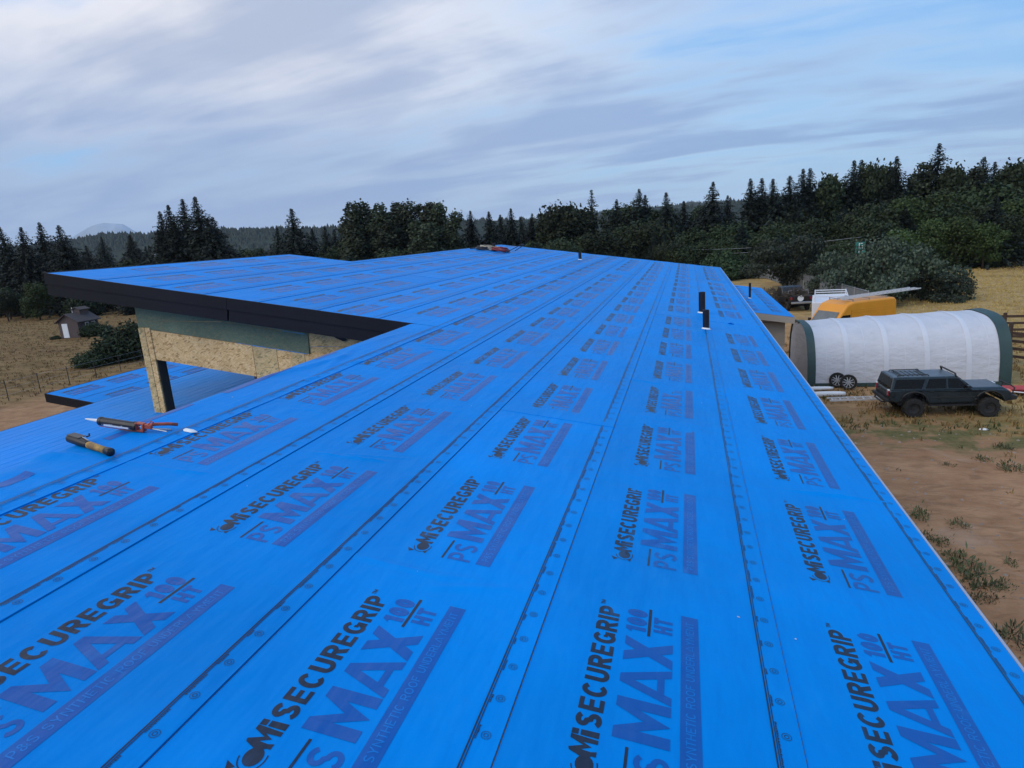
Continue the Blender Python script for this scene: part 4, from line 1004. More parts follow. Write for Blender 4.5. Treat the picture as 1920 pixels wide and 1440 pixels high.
for nm, lab, x0, x1, y, r_ in (('white_pipe', 'fatter white pipe on the ground, nearer the roof edge', 4.7, 6.35, 28.9, .13), ('white_pipe', 'slimmer white pipe lying along the foot of the shelter', 4.6, 6.1, 30.0, .10)):
    m_ = MB(); m_.tube([(x0, y, r_), ((x0+x1)/2, y+.08, r_+.02), (x1-.2, y+.2, r_), (x1, y+.24, r_*.8)], r_, 12, r1=r_*.7); tag(m_.build(nm, M_WHITEP, None, smooth=True), lab, 'pipe', 'white pipes on the ground')
ld = thing('ground_ladder', 'short aluminium ladder lying on the grass behind the dark vehicle', 'ladder', (6.55, 28.2, .1), rz=R(6))
LM = world(ld)
for y in (-.19, .19): MB().box((0, y, .05), (2.1, .035, .07)).build('stile', M_ALU, ld, LM)
for i in range(7): MB().box((-.9+.3*i, 0, .05), (.035, .38, .03)).build('rung', M_ALU, ld, LM)
# red upturned barrow tray / sled at the right edge
sd = thing('red_sled', 'faded red sled tray lying on the grass in front of the bumper', 'sled', (12.95, 29.2, 0), rz=R(-6))
LM = world(sd); m_ = MB()
m_.grid(lambda u, v: (u*1.0, (v*.36)*(1-.25*max(0, -u)**3), .10+.20*max(abs(u)**4*.7, abs(v)**4)), [-1+2*i/14 for i in range(15)], [-1+2*j/8 for j in range(9)]); m_.build('tray', mat('faded_red_plastic', (.36, .05, .055), .5, .15, 4, coord='obj'), sd, LM, smooth=True)
m_ = MB(); m_.tube([(-1, -.36, .25), (0, -.37, .16), (1, -.36, .25)], .025, 6); m_.tube([(-1, .36, .25), (0, .37, .16), (1, .36, .25)], .025, 6); m_.build('rim_rail', M_WHITE, sd, LM)
m_ = MB(); m_.lathe([(0, .05), (.10, .04), (.16, 0)], 9, 0, Matrix.Translation((9.7, 24.5, .01)) @ Matrix.Diagonal((1, .6, 1, 1))); tag(m_.build('litter', M_WHITE), 'scrap of white litter on the dry grass before the vehicle', 'litter')
ub = thing('utility_box', 'small white utility box standing by the far slatted fence', 'utility box', (8.1, 92.5, 0))
MB().box((0, 0, .75), (1.3, 1.0, 1.35)).build('cabinet', M_BOXW, ub, local(ub), bevel=.04); MB().box((0, 0, .06), (1.5, 1.2, .12)).build('plinth', M_DRIP, ub, local(ub))
MB().box((0, 0, 1.46), (1.4, 1.1, .08)).build('lid', M_BOXW, ub, local(ub))
MB().tube([(2.9, 24.7, 3.02), (3.2, 24.55, 2.98)], .035, 10)
tb = thing('rolled_tube', 'short dark blue tube with a white end sticking out under the porch', 'tube', (2.75, 25.2, 3.0))
MB().tube([(2.55, 25.2, 3.02), (2.82, 25.18, 3.03)], .05, 10).build('tube', mat('navy_wrap', (.02, .03, .09), .5), tb); MB().tube([(2.82, 25.18, 3.03), (2.90, 25.175, 3.033)], .046, 10).build('end_plug', M_WHITEP, tb)

# slatted chain-link fence running away to the right of the porch
M_SLAT = mat('grey_fence_slats', (.16, .17, .18), .6, .15, 2)
fe = thing('slatted_fence', 'grey chain-link fence with upright slats running behind the pickup', 'fence', (10.3, 72, 0))
fa, fbv = Vector((9.6, 88, 0)), Vector((12.6, 52, 0)); fc = Vector((3.0, 96, 0))
for q0, q1 in ((fa, fbv), (fc, fa)):
    L = (q1-q0).length; n = int(L/3); d = (q1-q0)/L
    m_ = MB(); kx = 0
    while kx*.14 < L:
        q = q0+d*(kx*.14); m_.box((q.x, q.y, .95+gz(q.x, q.y)), (.012, .10, 1.75), 0, None, Matrix.Rotation(math.atan2(-d.x, d.y), 3, 'Z')); kx += 1
    tag(m_.build('slat_infill', M_SLAT, fe), kind='stuff')
    for i in range(n+1):
        q = q0+d*(L*i/n); MB().tube([(q.x, q.y, -.1), (q.x, q.y, 1.95)], .04, 8).build('post', M_STEEL, fe)
    MB().tube([q0+Vector((0, 0, 1.88)), q1+Vector((0, 0, 1.88))], .03, 6).build('top_rail', M_STEEL, fe)

# brown post and rail fence right of the shelter
M_RAIL = mat('brown_rail_wood', (.060, .034, .022), .85, .3, 4, stretch=(1, 1, 6))
def rail_fence(pts, label, hgt=1.55, rails=(.35, .72, 1.08, 1.45)):
    f_ = thing('rail_fence', label, 'fence', pts[0], 'brown rail fences right of the shelter')
    for i, q in enumerate(pts):
        MB().box((q[0], q[1], hgt/2+.05), (.14, .14, hgt+.1)).build('post', M_RAIL, f_, bevel=.01)
        if i:
            a, b_ = Vector(pts[i-1]), Vector(q); d = b_-a
            for z_ in rails:
                m_ = MB(); m_.box(((a.x+b_.x)/2, (a.y+b_.y)/2, z_), (d.length, .04, .13), 0, None, Matrix.Rotation(math.atan2(d.y, d.x), 3, 'Z')); m_.build('rail', M_RAIL, f_)
rail_fence([(13.6, 41.2, 0), (16.6, 40.6, 0), (19.6, 40.2, 0), (22.6, 39.8, 0)], 'brown rail fence, the farther run crossing behind the shelter')
rail_fence([(14.72, 35.3, 0), (16.4, 33.2, 0), (18.2, 31.0, 0)], 'brown rail fence, the nearer run slanting down from a tall post', 1.85)

# wire fence in the left field
wf = thing('wire_fence', 'thin wire fence on metal stakes across the left field', 'fence', (-40.5, 34, 0))
for i in range(14):
    y = 25+2.1*i; MB().box((-40.5, y, .65), (.035, .035, 1.3)).build('stake', M_DRUM, wf)
for z_ in (.4, .8, 1.2): MB().tube([(-40.5, 24, z_), (-40.5, 52.5, z_)], .004, 4).build('wire', M_STEEL, wf)

# little barn-red shed in the left field
M_SHED = mat('weathered_brown_boards', (.085, .062, .060), .85, .25, 2, stretch=(8, 8, .6), coord='obj'); M_SHR = mat('shed_shingles', (.06, .048, .047), .9, .3, 6, coord='obj')
sh = thing('field_shed', 'small weathered brown shed with a white door and roof cupola', 'shed', (-68.2, 59.0, 0), rz=R(6))
ML = local(sh)
L2, W2, HH = 1.5, 1.25, 1.95
MB().prism([(-W2, 0), (W2, 0), (W2, HH), (0, HH+.75), (-W2, HH)], -L2, L2, 0, None, 'y').build('wall', M_SHED, sh, ML)
for sg in (-1, 1):
    MB().prism([(0, HH+.82), (sg*(W2+.3), HH-.15), (sg*(W2+.3), HH-.24), (0, HH+.73)], -L2-.25, L2+.25, 0, None, 'y').build('roof_slope', M_SHR, sh, ML)
MB().box((-.45, -L2-.02, .85), (.72, .05, 1.6)).build('door', M_WHITE, sh, ML)
m_ = MB(); m_.prism([(-.45, HH+.3), (.45, HH+.3), (.45, HH+1.15), (0, HH+1.35), (-.45, HH+1.15)], .0, 1.3); m_.build('cupola', M_SHED, sh, ML)
for sg in (-1, 1): MB().prism([(0, HH+1.42), (sg*.62, HH+1.12), (sg*.62, HH+1.05), (0, HH+1.35)], -.15, 1.45, 0, None, 'y').build('cupola_roof', M_SHR, sh, ML)
MB().box((-.47, -.02, HH+.85), (.05, .06, 1.1)).build('corner_trim', M_WHITE, sh, ML)
for y in (-.2, .75):
    o = MB().box((W2+.02, y, 1.3), (.05, .5, .6)).build('window', M_WHITE, sh, ML); MB().box((W2+.045, y, 1.3), (.02, .38, .46)).build('pane', M_GLASS, o, ML)

# road sign, poles and wires, far houses
sg_ = thing('road_sign', 'green road sign half hidden by the pine beside the fence', 'sign', (18.6, 80.0, 0))
M_SIGN = mat('sign_green', (.01, .16, .13), .5, .08, 3)
MB().box((18.35, 80, 3.62), (1.0, .05, 1.3)).build('sign_panel', M_SIGN, sg_, bevel=.01)
for a in (18.0, 18.7): MB().box((a, 80.06, 2.1), (.09, .06, 4.2)).build('post', M_STEEL, sg_)
m_ = MB()
for c, d in (((18.22, 79.965, 3.92), (.07, .012, .5)), ((18.42, 79.965, 4.10), (.34, .012, .07)), ((18.46, 79.965, 3.86), (.30, .012, .07)), ((18.40, 79.965, 3.62), (.42, .012, .07)), ((18.40, 79.965, 3.36), (.42, .012, .07)), ((18.22, 79.965, 3.25), (.07, .012, .3))): m_.box(c, d)
m_.build('sign_lettering', M_WHITE, sg_)
def pole(x, y, h, label):
    o = thing('utility_pole', label, 'pole', (x, y, 0), 'utility poles before the wood'); MB().tube([(x, y, -.2), (x, y, h)], .12, 8, r1=.09).build('pole', M_RAIL if 0 else mat('grey_pole', (.22, .20, .17), .9), o); MB().box((x, y-.02, h-.35), (1.5, .1, .1)).build('crossarm', M_RAIL, o)
pole(-4.0, 99, 4.3, 'pale utility pole rising just beyond the far roof edge'); 
for z_, lab in ((4.2, 'upper power line strung in front of the wood behind the roof'), (3.6, 'lower power line strung in front of the wood behind the roof')):
    pts = [(-4.0+(20-(-4.0))*i/20, 98.8-12*i/20, z_+.35*i/20-.5*math.sin(math.pi*i/20)) for i in range(21)]
    tag(MB().tube(pts, .018, 4).build('power_line', M_STEEL), lab, 'power line')
M_HOUSEW = mat('pale_house_wall', (.5, .5, .5), .7); M_HROOF = mat('grey_house_roof', (.22, .23, .24), .7)
def far_house(x, y, z, w_, h, label, rz=0):
    o = thing('distant_house', label, 'house', (x, y, z), rz=rz); ML = local(o)
    MB().box((0, 0, h/2), (w_, w_*.7, h)).build('wall', M_HOUSEW, o, ML); MB().prism([(-w_*.56, h-.1), (w_*.56, h-.1), (0, h+w_*.28)], -w_*.42, w_*.42).build('roof', M_HROOF, o, ML)
far_house(-540, 758, 27, 13, 7, 'tiny pale house high on the distant wooded hill', .5)
far_house(-126, 199, 0, 9, 9.6, 'grey roofed house among the trees left of the lone fir', .7)
far_house(-207, 217, 0, 6, 10.2, 'tiny white house beside the clump of tall firs', .3)

# ------------------------------------------------------------------ trees
def leafquad(v, f, c, d, n_, l, w_, rq):
    """a leaf clump: bent quad pair around c, long axis d, normal about n_"""
    d = d.normalized(); s_ = d.cross(n_)
    if s_.length < 1e-4: s_ = d.cross(Vector((1, .3, .2)))
    s_.normalize(); up = s_.cross(d)
    b_ = len(v)
    v += [c-d*l*.5, c+s_*w_*.5-up*w_*.12, c+d*l*.5-up*l*.10, c-s_*w_*.5-up*w_*.12]
    f.append((b_, b_+1, b_+2, b_+3))
def rv(rq): 
    q = Vector((rq.gauss(0, 1), rq.gauss(0, 1), rq.gauss(0, 1))); return q.normalized()
def mk(name, v, f, m):
    me = bpy.data.meshes.new(name); me.from_pydata([tuple(q) for q in v], [], f); me.materials.append(m); me.update(); return me
def fir_mesh(seed, wid=.17, bare=.06, irregular=.25, levels=40, dens=1.0):
    """unit height fir: drooping whorled sprays"""
    rq = random.Random(seed); v, f = [], []
    lopside = rq.uniform(0, 6.28)
    for i in range(levels):
        q = i/(levels-1); z_ = bare+(1-bare)*q**.92
        env = wid*((1-q)**.88)*(1+irregular*rq.uniform(-1, .7))*(1 if q > .12 else .8+q*1.6)+.003
        nb = max(5, int((11-5*q)*dens)); a0 = rq.uniform(0, 6.28)
        for b_ in range(nb):
            a = a0+6.283*b_/nb+rq.uniform(-.3, .3); L = env*(1+.35*rq.uniform(-1, 1))*(1+.15*math.cos(a-lopside))
            nseg = max(2, int(L/(.030-.014*q)))
            droop = rq.uniform(.15, .5)*(1-q*.8)
            for s_ in range(nseg):
                fr = (s_+.6)/nseg; r_ = L*fr
                c = Vector((r_*math.cos(a), r_*math.sin(a), z_-droop*r_*fr+.10*r_))
                od = Vector((math.cos(a), math.sin(a), -droop*1.2))
                for _ in range(5):
                    dd = od+rv(rq)*.75; leafquad(v, f, c+rv(rq)*.014, dd, Vector((0, 0, 1))+rv(rq)*.5, rq.uniform(.036, .062)*(1.05-.62*q), rq.uniform(.018, .032)*(1.05-.62*q), rq)
    for _ in range(14): leafquad(v, f, Vector((0, 0, .965+.035*rq.random())), Vector((rq.uniform(-.5, .5), rq.uniform(-.5, .5), 1)), rv(rq), .018, .005, rq)
    return mk('fir_crown', v, f, M_FIR)
def blob_mesh(seed, blobs, n, m, size=(.03, .055), name='crown', shell=.55, sprig=.2):
    """leaf clumps spread through ellipsoids (cx,cy,cz,rx,ry,rz), denser towards their outsides"""
    rq = random.Random(seed); v, f = [], []
    vol = [b_[3]*b_[4]*b_[5] for b_ in blobs]; tot = sum(q**.7 for q in vol)
    for b_, vv in zip(blobs, vol):
        for _ in range(int(n*vv**.7/tot)):
            d = rv(rq); r_ = (shell+(1-shell)*rq.random()**.7)*(1+sprig*rq.gauss(0, .6))
            nz = noise.noise(d*2.3+Vector((seed, b_[0]*9, b_[2]*7)))
            r_ *= 1+.28*nz
            if noise.noise(d*4.5+Vector((seed*3.1, b_[1]*5, b_[2]*3))) < -.34: continue
            c = Vector((b_[0]+d.x*b_[3]*r_, b_[1]+d.y*b_[4]*r_, b_[2]+d.z*b_[5]*r_))
            if c.z < .02: c.z = .02+.02*rq.random()
            leafquad(v, f, c, rv(rq)+Vector((0, 0, -.2)), d+rv(rq)*.7, rq.uniform(*size)*1.25, rq.uniform(*size), rq)
    return mk(name, v, f, m)
def oak_blobs(seed, w_=.36, top=.97, base=.22, n=9):
    rq = random.Random(seed); out = [(0, 0, (top+base)/2+.04, w_*.72, w_*.72, (top-base)/2*.88)]
    for i in range(n):
        a = 6.283*i/n+rq.uniform(-.4, .4); z_ = rq.uniform(base+.1, top-.2); r_ = w_*rq.uniform(.45, .8)*(1-.5*max(0, z_-.6))
        q = rq.uniform(.12, .2); out.append((r_*math.cos(a), r_*math.sin(a), z_, q, q, q*rq.uniform(.75, 1.1)))
    for i in range(3): out.append((rq.uniform(-.1, .1), rq.uniform(-.1, .1), top-.13+rq.uniform(-.04, .02), .13, .13, .12))
    return out
def poplar_blobs(seed):
    rq = random.Random(seed); out = []
    for i in range(9):
        z_ = .16+.80*i/9; q = .10*(1-.45*abs(z_-.45)*1.2); out.append((rq.uniform(-.04, .04), rq.uniform(-.04, .04), z_, q*rq.uniform(.8, 1.2), q*rq.uniform(.8, 1.2), .085))
    for i in range(8):
        a = rq.uniform(0, 6.28); z_ = rq.uniform(.25, .85); out.append((.085*math.cos(a), .085*math.sin(a), z_, .05, .05, .075))
    return out
def flat_blobs(seed, n=16, w_=.8):
    rq = random.Random(seed); out = []
    for i in range(n):
        a = rq.uniform(0, 6.28); q = math.sqrt(rq.random())*w_; z_ = rq.uniform(.12, .86)*(1-.55*(q/w_)**2)
        out.append((q*math.cos(a), q*math.sin(a), z_, rq.uniform(.16, .28), rq.uniform(.16, .28), rq.uniform(.09, .15)))
    out.append((0, 0, .45, w_*.5, w_*.5, .38)); return out
CROWN = {}
for i in range(5): CROWN['fir', i] = fir_mesh(20+i, wid=(.34, .30, .38, .33, .42)[i], bare=(.05, .1, .04, .16, .03)[i], irregular=(.25, .35, .22, .5, .3)[i])
CROWN['sparse_fir', 0] = fir_mesh(31, .22, .10, .6, 26, .7)
for i in range(3): CROWN['poplar', i] = blob_mesh(40+i, poplar_blobs(40+i), 5200, M_POP, (.016, .028), 'crown', .45)
for i in range(4): CROWN['oak', i] = blob_mesh(50+i, oak_blobs(50+i, (.36, .42, .32, .46)[i]), 6500, M_OAK, (.024, .042), 'crown', .6)
for i in range(2): CROWN['bright', i] = blob_mesh(60+i, oak_blobs(60+i, .40, .97, .08), 6500, M_OAKL, (.024, .042), 'crown', .6)
for i in range(3): CROWN['pine', i] = blob_mesh(70+i, flat_blobs(70+i, 22, (.85, 1.15, .95)[i]), 15000, M_PINE, (.022, .045), 'crown', .5)
for i in range(3): CROWN['shrub', i] = blob_mesh(80+i, [(0, 0, .35, .6, .6, .42), (.35, .1, .3, .4, .4, .32), (-.3, .2, .4, .4, .42, .38), (.05, -.3, .35, .42, .38, .42), (-.1, .1, .66, .34, .34, .3)], 5200, M_SHRUB, (.04, .075), 'crown', .6)
def weed_mesh(seed):
    rq = random.Random(seed); v, f = [], []
    cl_ = [(rq.gauss(0, .35), rq.gauss(0, .35), rq.uniform(.4, 1)) for _ in range(9)]
    for _ in range(420):
        cx, cy, q = rq.choice(cl_); a = rq.uniform(0, 6.28); el_ = rq.uniform(.1, 1.25); L = rq.uniform(.12, .42)*q
        d = Vector((math.cos(a)*math.cos(el_), math.sin(a)*math.cos(el_), math.sin(el_)))
        b0 = Vector((cx+rq.gauss(0, .12), cy+rq.gauss(0, .12), 0)); c = b0+d*L*rq.uniform(.5, 1.6); c.z = max(c.z, .03)
        leafquad(v, f, c, d, Vector((0, 0, 1))+rv(rq)*.5, L*.8, L*rq.uniform(.12, .3), rq)
    return mk('crown', v, f, M_WEED)
M_WEED = leaf_mat('weed_leaves', (.045, .06, .024), (.12, .13, .06))
for i in range(4): CROWN['weed', i] = weed_mesh(90+i)
def trunk_mesh(kind, seed):
    rq = random.Random(seed); m_ = MB()
    top = .9 if kind in ('fir', 'sparse_fir', 'poplar') else .6
    r0 = .016 if kind in ('fir', 'sparse_fir', 'poplar') else .024
    m_.tube([(0, 0, -.02), (rq.uniform(-.01, .01), rq.uniform(-.01, .01), top*.5), (0, 0, top)], r0, 7, r1=r0*.25)
    if kind in ('oak', 'bright', 'pine', 'poplar', 'shrub'):
        for i in range(6):
            a = 6.283*i/6+rq.random(); z_ = rq.uniform(.18, .5); L = rq.uniform(.18, .32)*(.35 if kind == 'poplar' else 1.)
            m_.tube([(0, 0, z_), (L*.5*math.cos(a), L*.5*math.sin(a), z_+L*.45), (L*math.cos(a), L*math.sin(a), z_+L*.8)], r0*.5, 5, r1=r0*.12)
    return m_.mesh('trunk', M_BARK, True)
TRUNK = {kd: trunk_mesh(kd, 7+i) for i, kd in enumerate(('fir', 'sparse_fir', 'poplar', 'oak', 'bright', 'pine', 'shrub', 'weed'))}
NAMES = {'fir': ('fir_tree', 'fir tree'), 'sparse_fir': ('fir_tree', 'fir tree'), 'poplar': ('poplar_tree', 'poplar tree'), 'oak': ('broadleaf_tree', 'tree'), 'bright': ('broadleaf_tree', 'tree'), 'pine': ('shore_pine', 'pine tree'), 'shrub': ('shrub', 'shrub'), 'weed': ('weed_clump', 'weed')}
rt = random.Random(77)
def tree(kind, x, y, h, label, group=None, var=None, wx=1.0):
    nm, cat = NAMES[kind]
    vs_ = [kk[1] for kk in CROWN if kk[0] == kind]; var = rt.choice(vs_) if var is None else var
    o = bpy.data.objects.new(nm, None); COL.objects.link(o); o.empty_display_size = .3
    o.matrix_basis = Matrix.Translation((x, y, gz(x, y)-.05)) @ Matrix.Rotation(rt.uniform(0, 6.28), 4, 'Z') @ Matrix.Rotation(rt.uniform(-.035, .035), 4, 'X') @ Matrix.Diagonal((h*wx, h*wx, h, 1))
    tag(o, label, cat, group)
    for n_, me in (('trunk', TRUNK[kind]), ('crown', CROWN[kind, var])):
        c = bpy.data.objects.new(n_, me); COL.objects.link(c); c.parent = o
    return o

G1 = 'firs along the left edge of the wood'
for a in ((-119.1, 92, 15.8), (-112.7, 90, 15.2)): tree('fir', *a, 'dark fir in the clump at the left edge of the picture', G1)
tree('fir', -115.3, 96, 16.2, 'slim pointed dark fir left of the far pale mountain', G1, 1)
tree('fir', -101.5, 88, 14.7, 'broad ragged fir just left of the far pale mountain', G1, 4)
G2 = 'clump of tall firs before the hill'
for a, lab, v_ in (((-90, 98, 16.3), 'leftmost and shortest spire of the tall fir clump', 1), ((-86, 96, 17.0), 'second spire from the left in the tall fir clump', 0), ((-86.8, 100, 18.2), 'third spire from the left in the tall fir clump', 3), ((-79.55, 95, 17.8), 'tallest right hand spire of the tall fir clump', 2), ((-75.6, 93, 14.2), 'low right shoulder fir of the tall fir clump', 4)): tree('fir', *a, lab, G2, v_)
for a in ((-83.5, 94, 14), (-78, 97, 14.5), (-88, 95, 13)): tree('fir', *a, 'dark fir filling the base of the tall fir clump', G2, 2, 1.1)
tree('fir', -64.45, 100, 14.8, 'lone broad fir standing above the low trees left of the poplars', 'firs behind the left roof', 4)
for a in ((-76.5, 112, 12.6), (-70.3, 115, 12.0), (-66, 112, 12.1), (-66.5, 116, 11.5), (-61, 110, 11.8), (-59, 113, 11.2)): tree('fir', *a, 'smaller dark fir around the foot of the lone broad fir', 'firs behind the left roof')
for i, a in enumerate(((-55.8, 104, 16.1), (-53.6, 105, 16.1), (-50.8, 104, 15.4), (-49.0, 107, 15.5), (-46.3, 106, 15.4), (-44.2, 106, 14.8), (-41.9, 105, 14.9), (-39.4, 104, 14.7), (-37.0, 103, 13.0))):
    tree('poplar', *a, ('leftmost', 'second', 'third', 'fourth', 'fifth', 'sixth', 'seventh', 'eighth', 'rightmost and shortest')[i]+(' poplar' if i in (0, 8) else ' poplar from the left')+' in the tall row behind the blue roof', 'row of poplars behind the roof', None, 1.25)
for a in ((-54.5, 101, 13), (-48.5, 102, 12.4), (-43, 101, 12), (-40, 100, 11.5)): tree('poplar', *a, 'lower leafy poplar growing in front of the tall poplar row', 'low poplars before the row', None, 1.6)
for a in ((-37.1, 112, 12.4), (-34.1, 114, 12.1), (-33.3, 118, 11.5), (-28.7, 108, 12.1), (-30.9, 125, 11), (-28.2, 122, 11.4), (-24.5, 116, 10.6), (-26.0, 112, 10.4)): tree('fir', *a, 'small fir between the poplar row and the round broadleaf tree', 'small firs above the ridge corner')
tree('oak', -19.2, 108, 12.9, 'large round headed broadleaf tree right of the roof peak', None, 1, 1.0)
tree('oak', -22.0, 109, 11.4, 'lower left shoulder broadleaf beside the large round tree', None, 0, .9)
tree('sparse_fir', -15.2, 112, 14.1, 'thin sparse fir spire just right of the round broadleaf tree', None)
for a, lab, v_ in (((-10.8, 108, 12.1), 'short pointed fir left of the twin topped fir', 1), ((-7.63, 110, 13.5), 'left and taller top of the twin firs over the roof', 0), ((-6.6, 112, 12.6), 'right and lower top of the twin firs over the roof', 3), ((-3.26, 106, 12.4), 'single fir between the twin firs and the pole', 2), ((-.54, 116, 11.3), 'dull fir top seen against the far hills', 3), ((3.5, 106, 13.4), 'tall isolated fir above the right end of the roof', 0)): tree('fir', *a, lab, 'firs above the far roof edge', v_)
tree('oak', -9.8, 114, 12.1, 'broadleaf crown peeping behind the twin firs'); tree('poplar', 1.6, 118, 11.1, 'narrow leafy tree beside the tall isolated fir', None, None, 1.4); tree('oak', -5.3, 112, 11.0, 'broadleaf crown between the twin firs and the single fir')
G3 = 'row of dark firs on the right skyline'
for i, a in enumerate(((6.1, 112, 11.5), (9.1, 108, 13.5), (11.06, 110, 13.5), (12.55, 107, 13.1), (14.7, 108, 13.4), (17.4, 110, 14.3), (18.4, 112, 14.4))):
    tree('fir', *a, ('leftmost, shortest fir', 'second fir', 'third fir', 'fourth fir', 'fifth fir', 'sixth fir', 'seventh fir')[i]+' from the left in the skyline row', G3, i % 5)
G4 = 'tall trees on the right skyline'
tree('fir', 24.3, 112, 14.9, 'left of the paired firs right of the skyline row', G4, 2); tree('fir', 26.0, 115, 15.1, 'right of the paired firs right of the skyline row', G4, 0)
tree('fir', 29.5, 110, 14.7, 'sharp single fir between pale broadleaf crowns', G4, 1); tree('fir', 35.6, 112, 16.1, 'tallest fir on the right skyline', G4, 0)
tree('fir', 42, 114, 13.8, 'blunt fir near the right picture edge', G4, 4); tree('fir', 45.3, 118, 13.1, 'fir half hidden at the right picture edge', G4, 3)
for a, lab, wx in (((20.9, 112, 13.8), 'leafy crown left of the paired firs', .75), ((27.3, 113, 15.0), 'leafy crown just right of the paired firs', .6), ((29.0, 114, 14.4), 'leafy crown behind the sharp single fir', .6), ((33.1, 112, 14.6), 'pale airy crown left of the tallest fir', .65), ((36.9, 110, 13.4), 'leafy crown right of the tallest fir', .7), ((40.0, 112, 13.3), 'leafy crown second from the right edge', .7), ((45.2, 112, 13.3), 'leafy crown at the right picture edge', .8)):
    tree('poplar' if 'pale' in lab or 'second' in lab else 'oak', *a, lab, G4, None, wx*(1.9 if ('pale' in lab or 'second' in lab) else 1))
G5 = 'green broadleaf trees of the right wood'
for a, kd, lab in (((27.7, 98, 9.4), 'bright', 'bright green crown high in the middle of the right wood'), ((23.5, 96, 8.9), 'oak', 'green crown left of the brightest crown'), ((31.7, 99, 9.6), 'bright', 'bright green crown below the tallest fir'), ((20.6, 94, 7.8), 'oak', 'green crown above the road sign'), ((34.8, 94, 7.6), 'oak', 'green crown right above the dry field'), ((36.9, 92, 6.4), 'oak', 'low green crown at the right field edge'), ((31.2, 90, 6.6), 'bright', 'light green tree standing at the back of the dry field'), ((28.2, 90, 6.0), 'bright', 'low light green tree left at the back of the dry field'), ((33.6, 89, 5.6), 'bright', 'small light green tree right at the back of the dry field')):
    tree(kd, *a, lab, G5)
tree('pine', 10.9, 73, 7.0, 'blue green pine beyond the slatted fence and porch roof', 'shore pines by the fence', 0, .82)
tree('pine', 15.9, 61.5, 6.6, 'big spreading dark pine behind the yellow van', 'shore pines by the fence', 1, .78)
tree('pine', 14.2, 67, 4.6, 'smaller pine between the two big ones below the sign', 'shore pines by the fence', 2, .8)
tree('pine', 18.6, 60.5, 3.4, 'low right hand skirt of the big spreading pine', 'shore pines by the fence', 2, 1.0)
tree('shrub', 4.2, 89, 4.3, 'olive bush at the far end of the roof beside the fence', None, 0)
tree('shrub', 7.2, 91, 3.4, 'dull bush behind the white utility box', None, 1)
# filler: the darker lower storey of the wood
GF = 'lower storey of the wood'
rf_ = random.Random(12)
zones = [(-126, -66, 82, 104, 34, (5, 10), 'dark tree in the shaded lower wood left of the house'), (-66, -20, 92, 106, 30, (5, 9), 'dark tree in the shaded wood behind the raised roof'),
         (-20, 8, 92, 108, 30, (5, 9.5), 'dark tree in the shaded wood behind the far roof edge'), (8, 24, 84, 108, 30, (5, 10.5), 'dark tree in the shaded wood behind the porch roof'), (22, 50, 91, 110, 40, (5.5, 10.5), 'dark tree in the shaded wood behind the dry field')]
for x0, x1, ya, yb, n, hr, lab in zones:
    for i in range(n):
        x = x0+(x1-x0)*(i+rf_.random())/n; y = rf_.uniform(ya, yb); h = rf_.uniform(*hr)*(1 if y > (ya+yb)/2 else .8)
        if x0 == 8: y += max(0, (14-x))*.6; h *= .9
        kd = rf_.choice(('oak', 'oak', 'fir', 'bright' if x > 20 else 'oak', 'shrub'))
        tree(kd, x, y, h*(.6 if kd == 'shrub' else 1), lab, GF, None, 1.15 if kd != 'shrub' else 1.3)
for a in ((-158.6, 150, 15.7), (-157, 158, 15.8), (-149, 150, 15.7), (-154, 140, 13.4), (-170, 150, 14), (-143, 150, 12.5), (-135, 140, 12), (-120, 150, 13)): tree('fir', *a, 'hazy fir in the dip between the left clump and tall firs', 'firs in the dip')
for a in ((-91, 120, 9.5), (-86, 118, 9.5), (-80, 125, 9.2), (-98, 120, 9.8)): tree('oak', *a, 'low olive tree right of the tall fir clump', 'low olive trees')
tree('shrub', -44.6, 42.3, 3.4, 'green bush at the foot of the wall beside the left field', None, 0, 1.05); tree('shrub', -45.6, 40.2, 1.6, 'low spreading bush in front of the left field bush', None, 1, 1.6)
tree('shrub', -65.6, 58.9, 1.7, 'bramble thicket smothering the right side of the shed', None, 2, 1.5); tree('shrub', -70.0, 57.3, .5, 'low weeds at the shed door', None, 1, 2.)
tree('bright', -100, 80, 6.2, 'rounded green tree at the edge of the left field', None, 0); tree('oak', -108, 81, 5.2, 'dull round tree left at the edge of the field', None, 1); tree('shrub', -93, 82, 4.5, 'dark thicket right of the rounded green tree', None, 2)

# ------------------------------------------------------------------ grass and weeds
def tufts(name, n, place, m, hr, label, seed, blades=5):
    rq = random.Random(seed); v, f = [], []
    for _ in range(n):
        q = place(rq)
        if q is None: continue
        x, y, sc = q; z_ = gz(x, y)
        for b_ in range(blades):
            a = rq.uniform(0, 6.28); h = rq.uniform(*hr)*sc; ln = h*rq.uniform(.2, .8); w_ = h*.07+.008
            o = Vector((x+rq.uniform(-.1, .1)*sc, y+rq.uniform(-.1, .1)*sc, z_-.01)); s_ = Vector((-math.sin(a), math.cos(a), 0))*w_; tip = o+Vector((math.cos(a)*ln, math.sin(a)*ln, h)); md = o+Vector((math.cos(a)*ln*.35, math.sin(a)*ln*.35, h*.6))
            k0 = len(v); v += [o-s_, o+s_, md+s_*.7, tip, md-s_*.7]; f.append((k0, k0+1, k0+2, k0+3, k0+4))
    o = link(name, mk(name, v, f, m)); return tag(o, label, 'grass', kind='stuff')
def pl_yard(rq):
    x, y = rq.uniform(3, 26), rq.uniform(17, 46)
    rr_ = math.hypot((x-7)/15, (y-8)/15.2)+noise.noise(Vector((x*.3, y*.3, 0)))*.12
    if rr_ < 1.07 and rq.random() > .02: return None
    if noise.noise(Vector((x*.5, y*.5, 5))) < -.15: return None
    return x, y, rq.uniform(.5, 1.1)
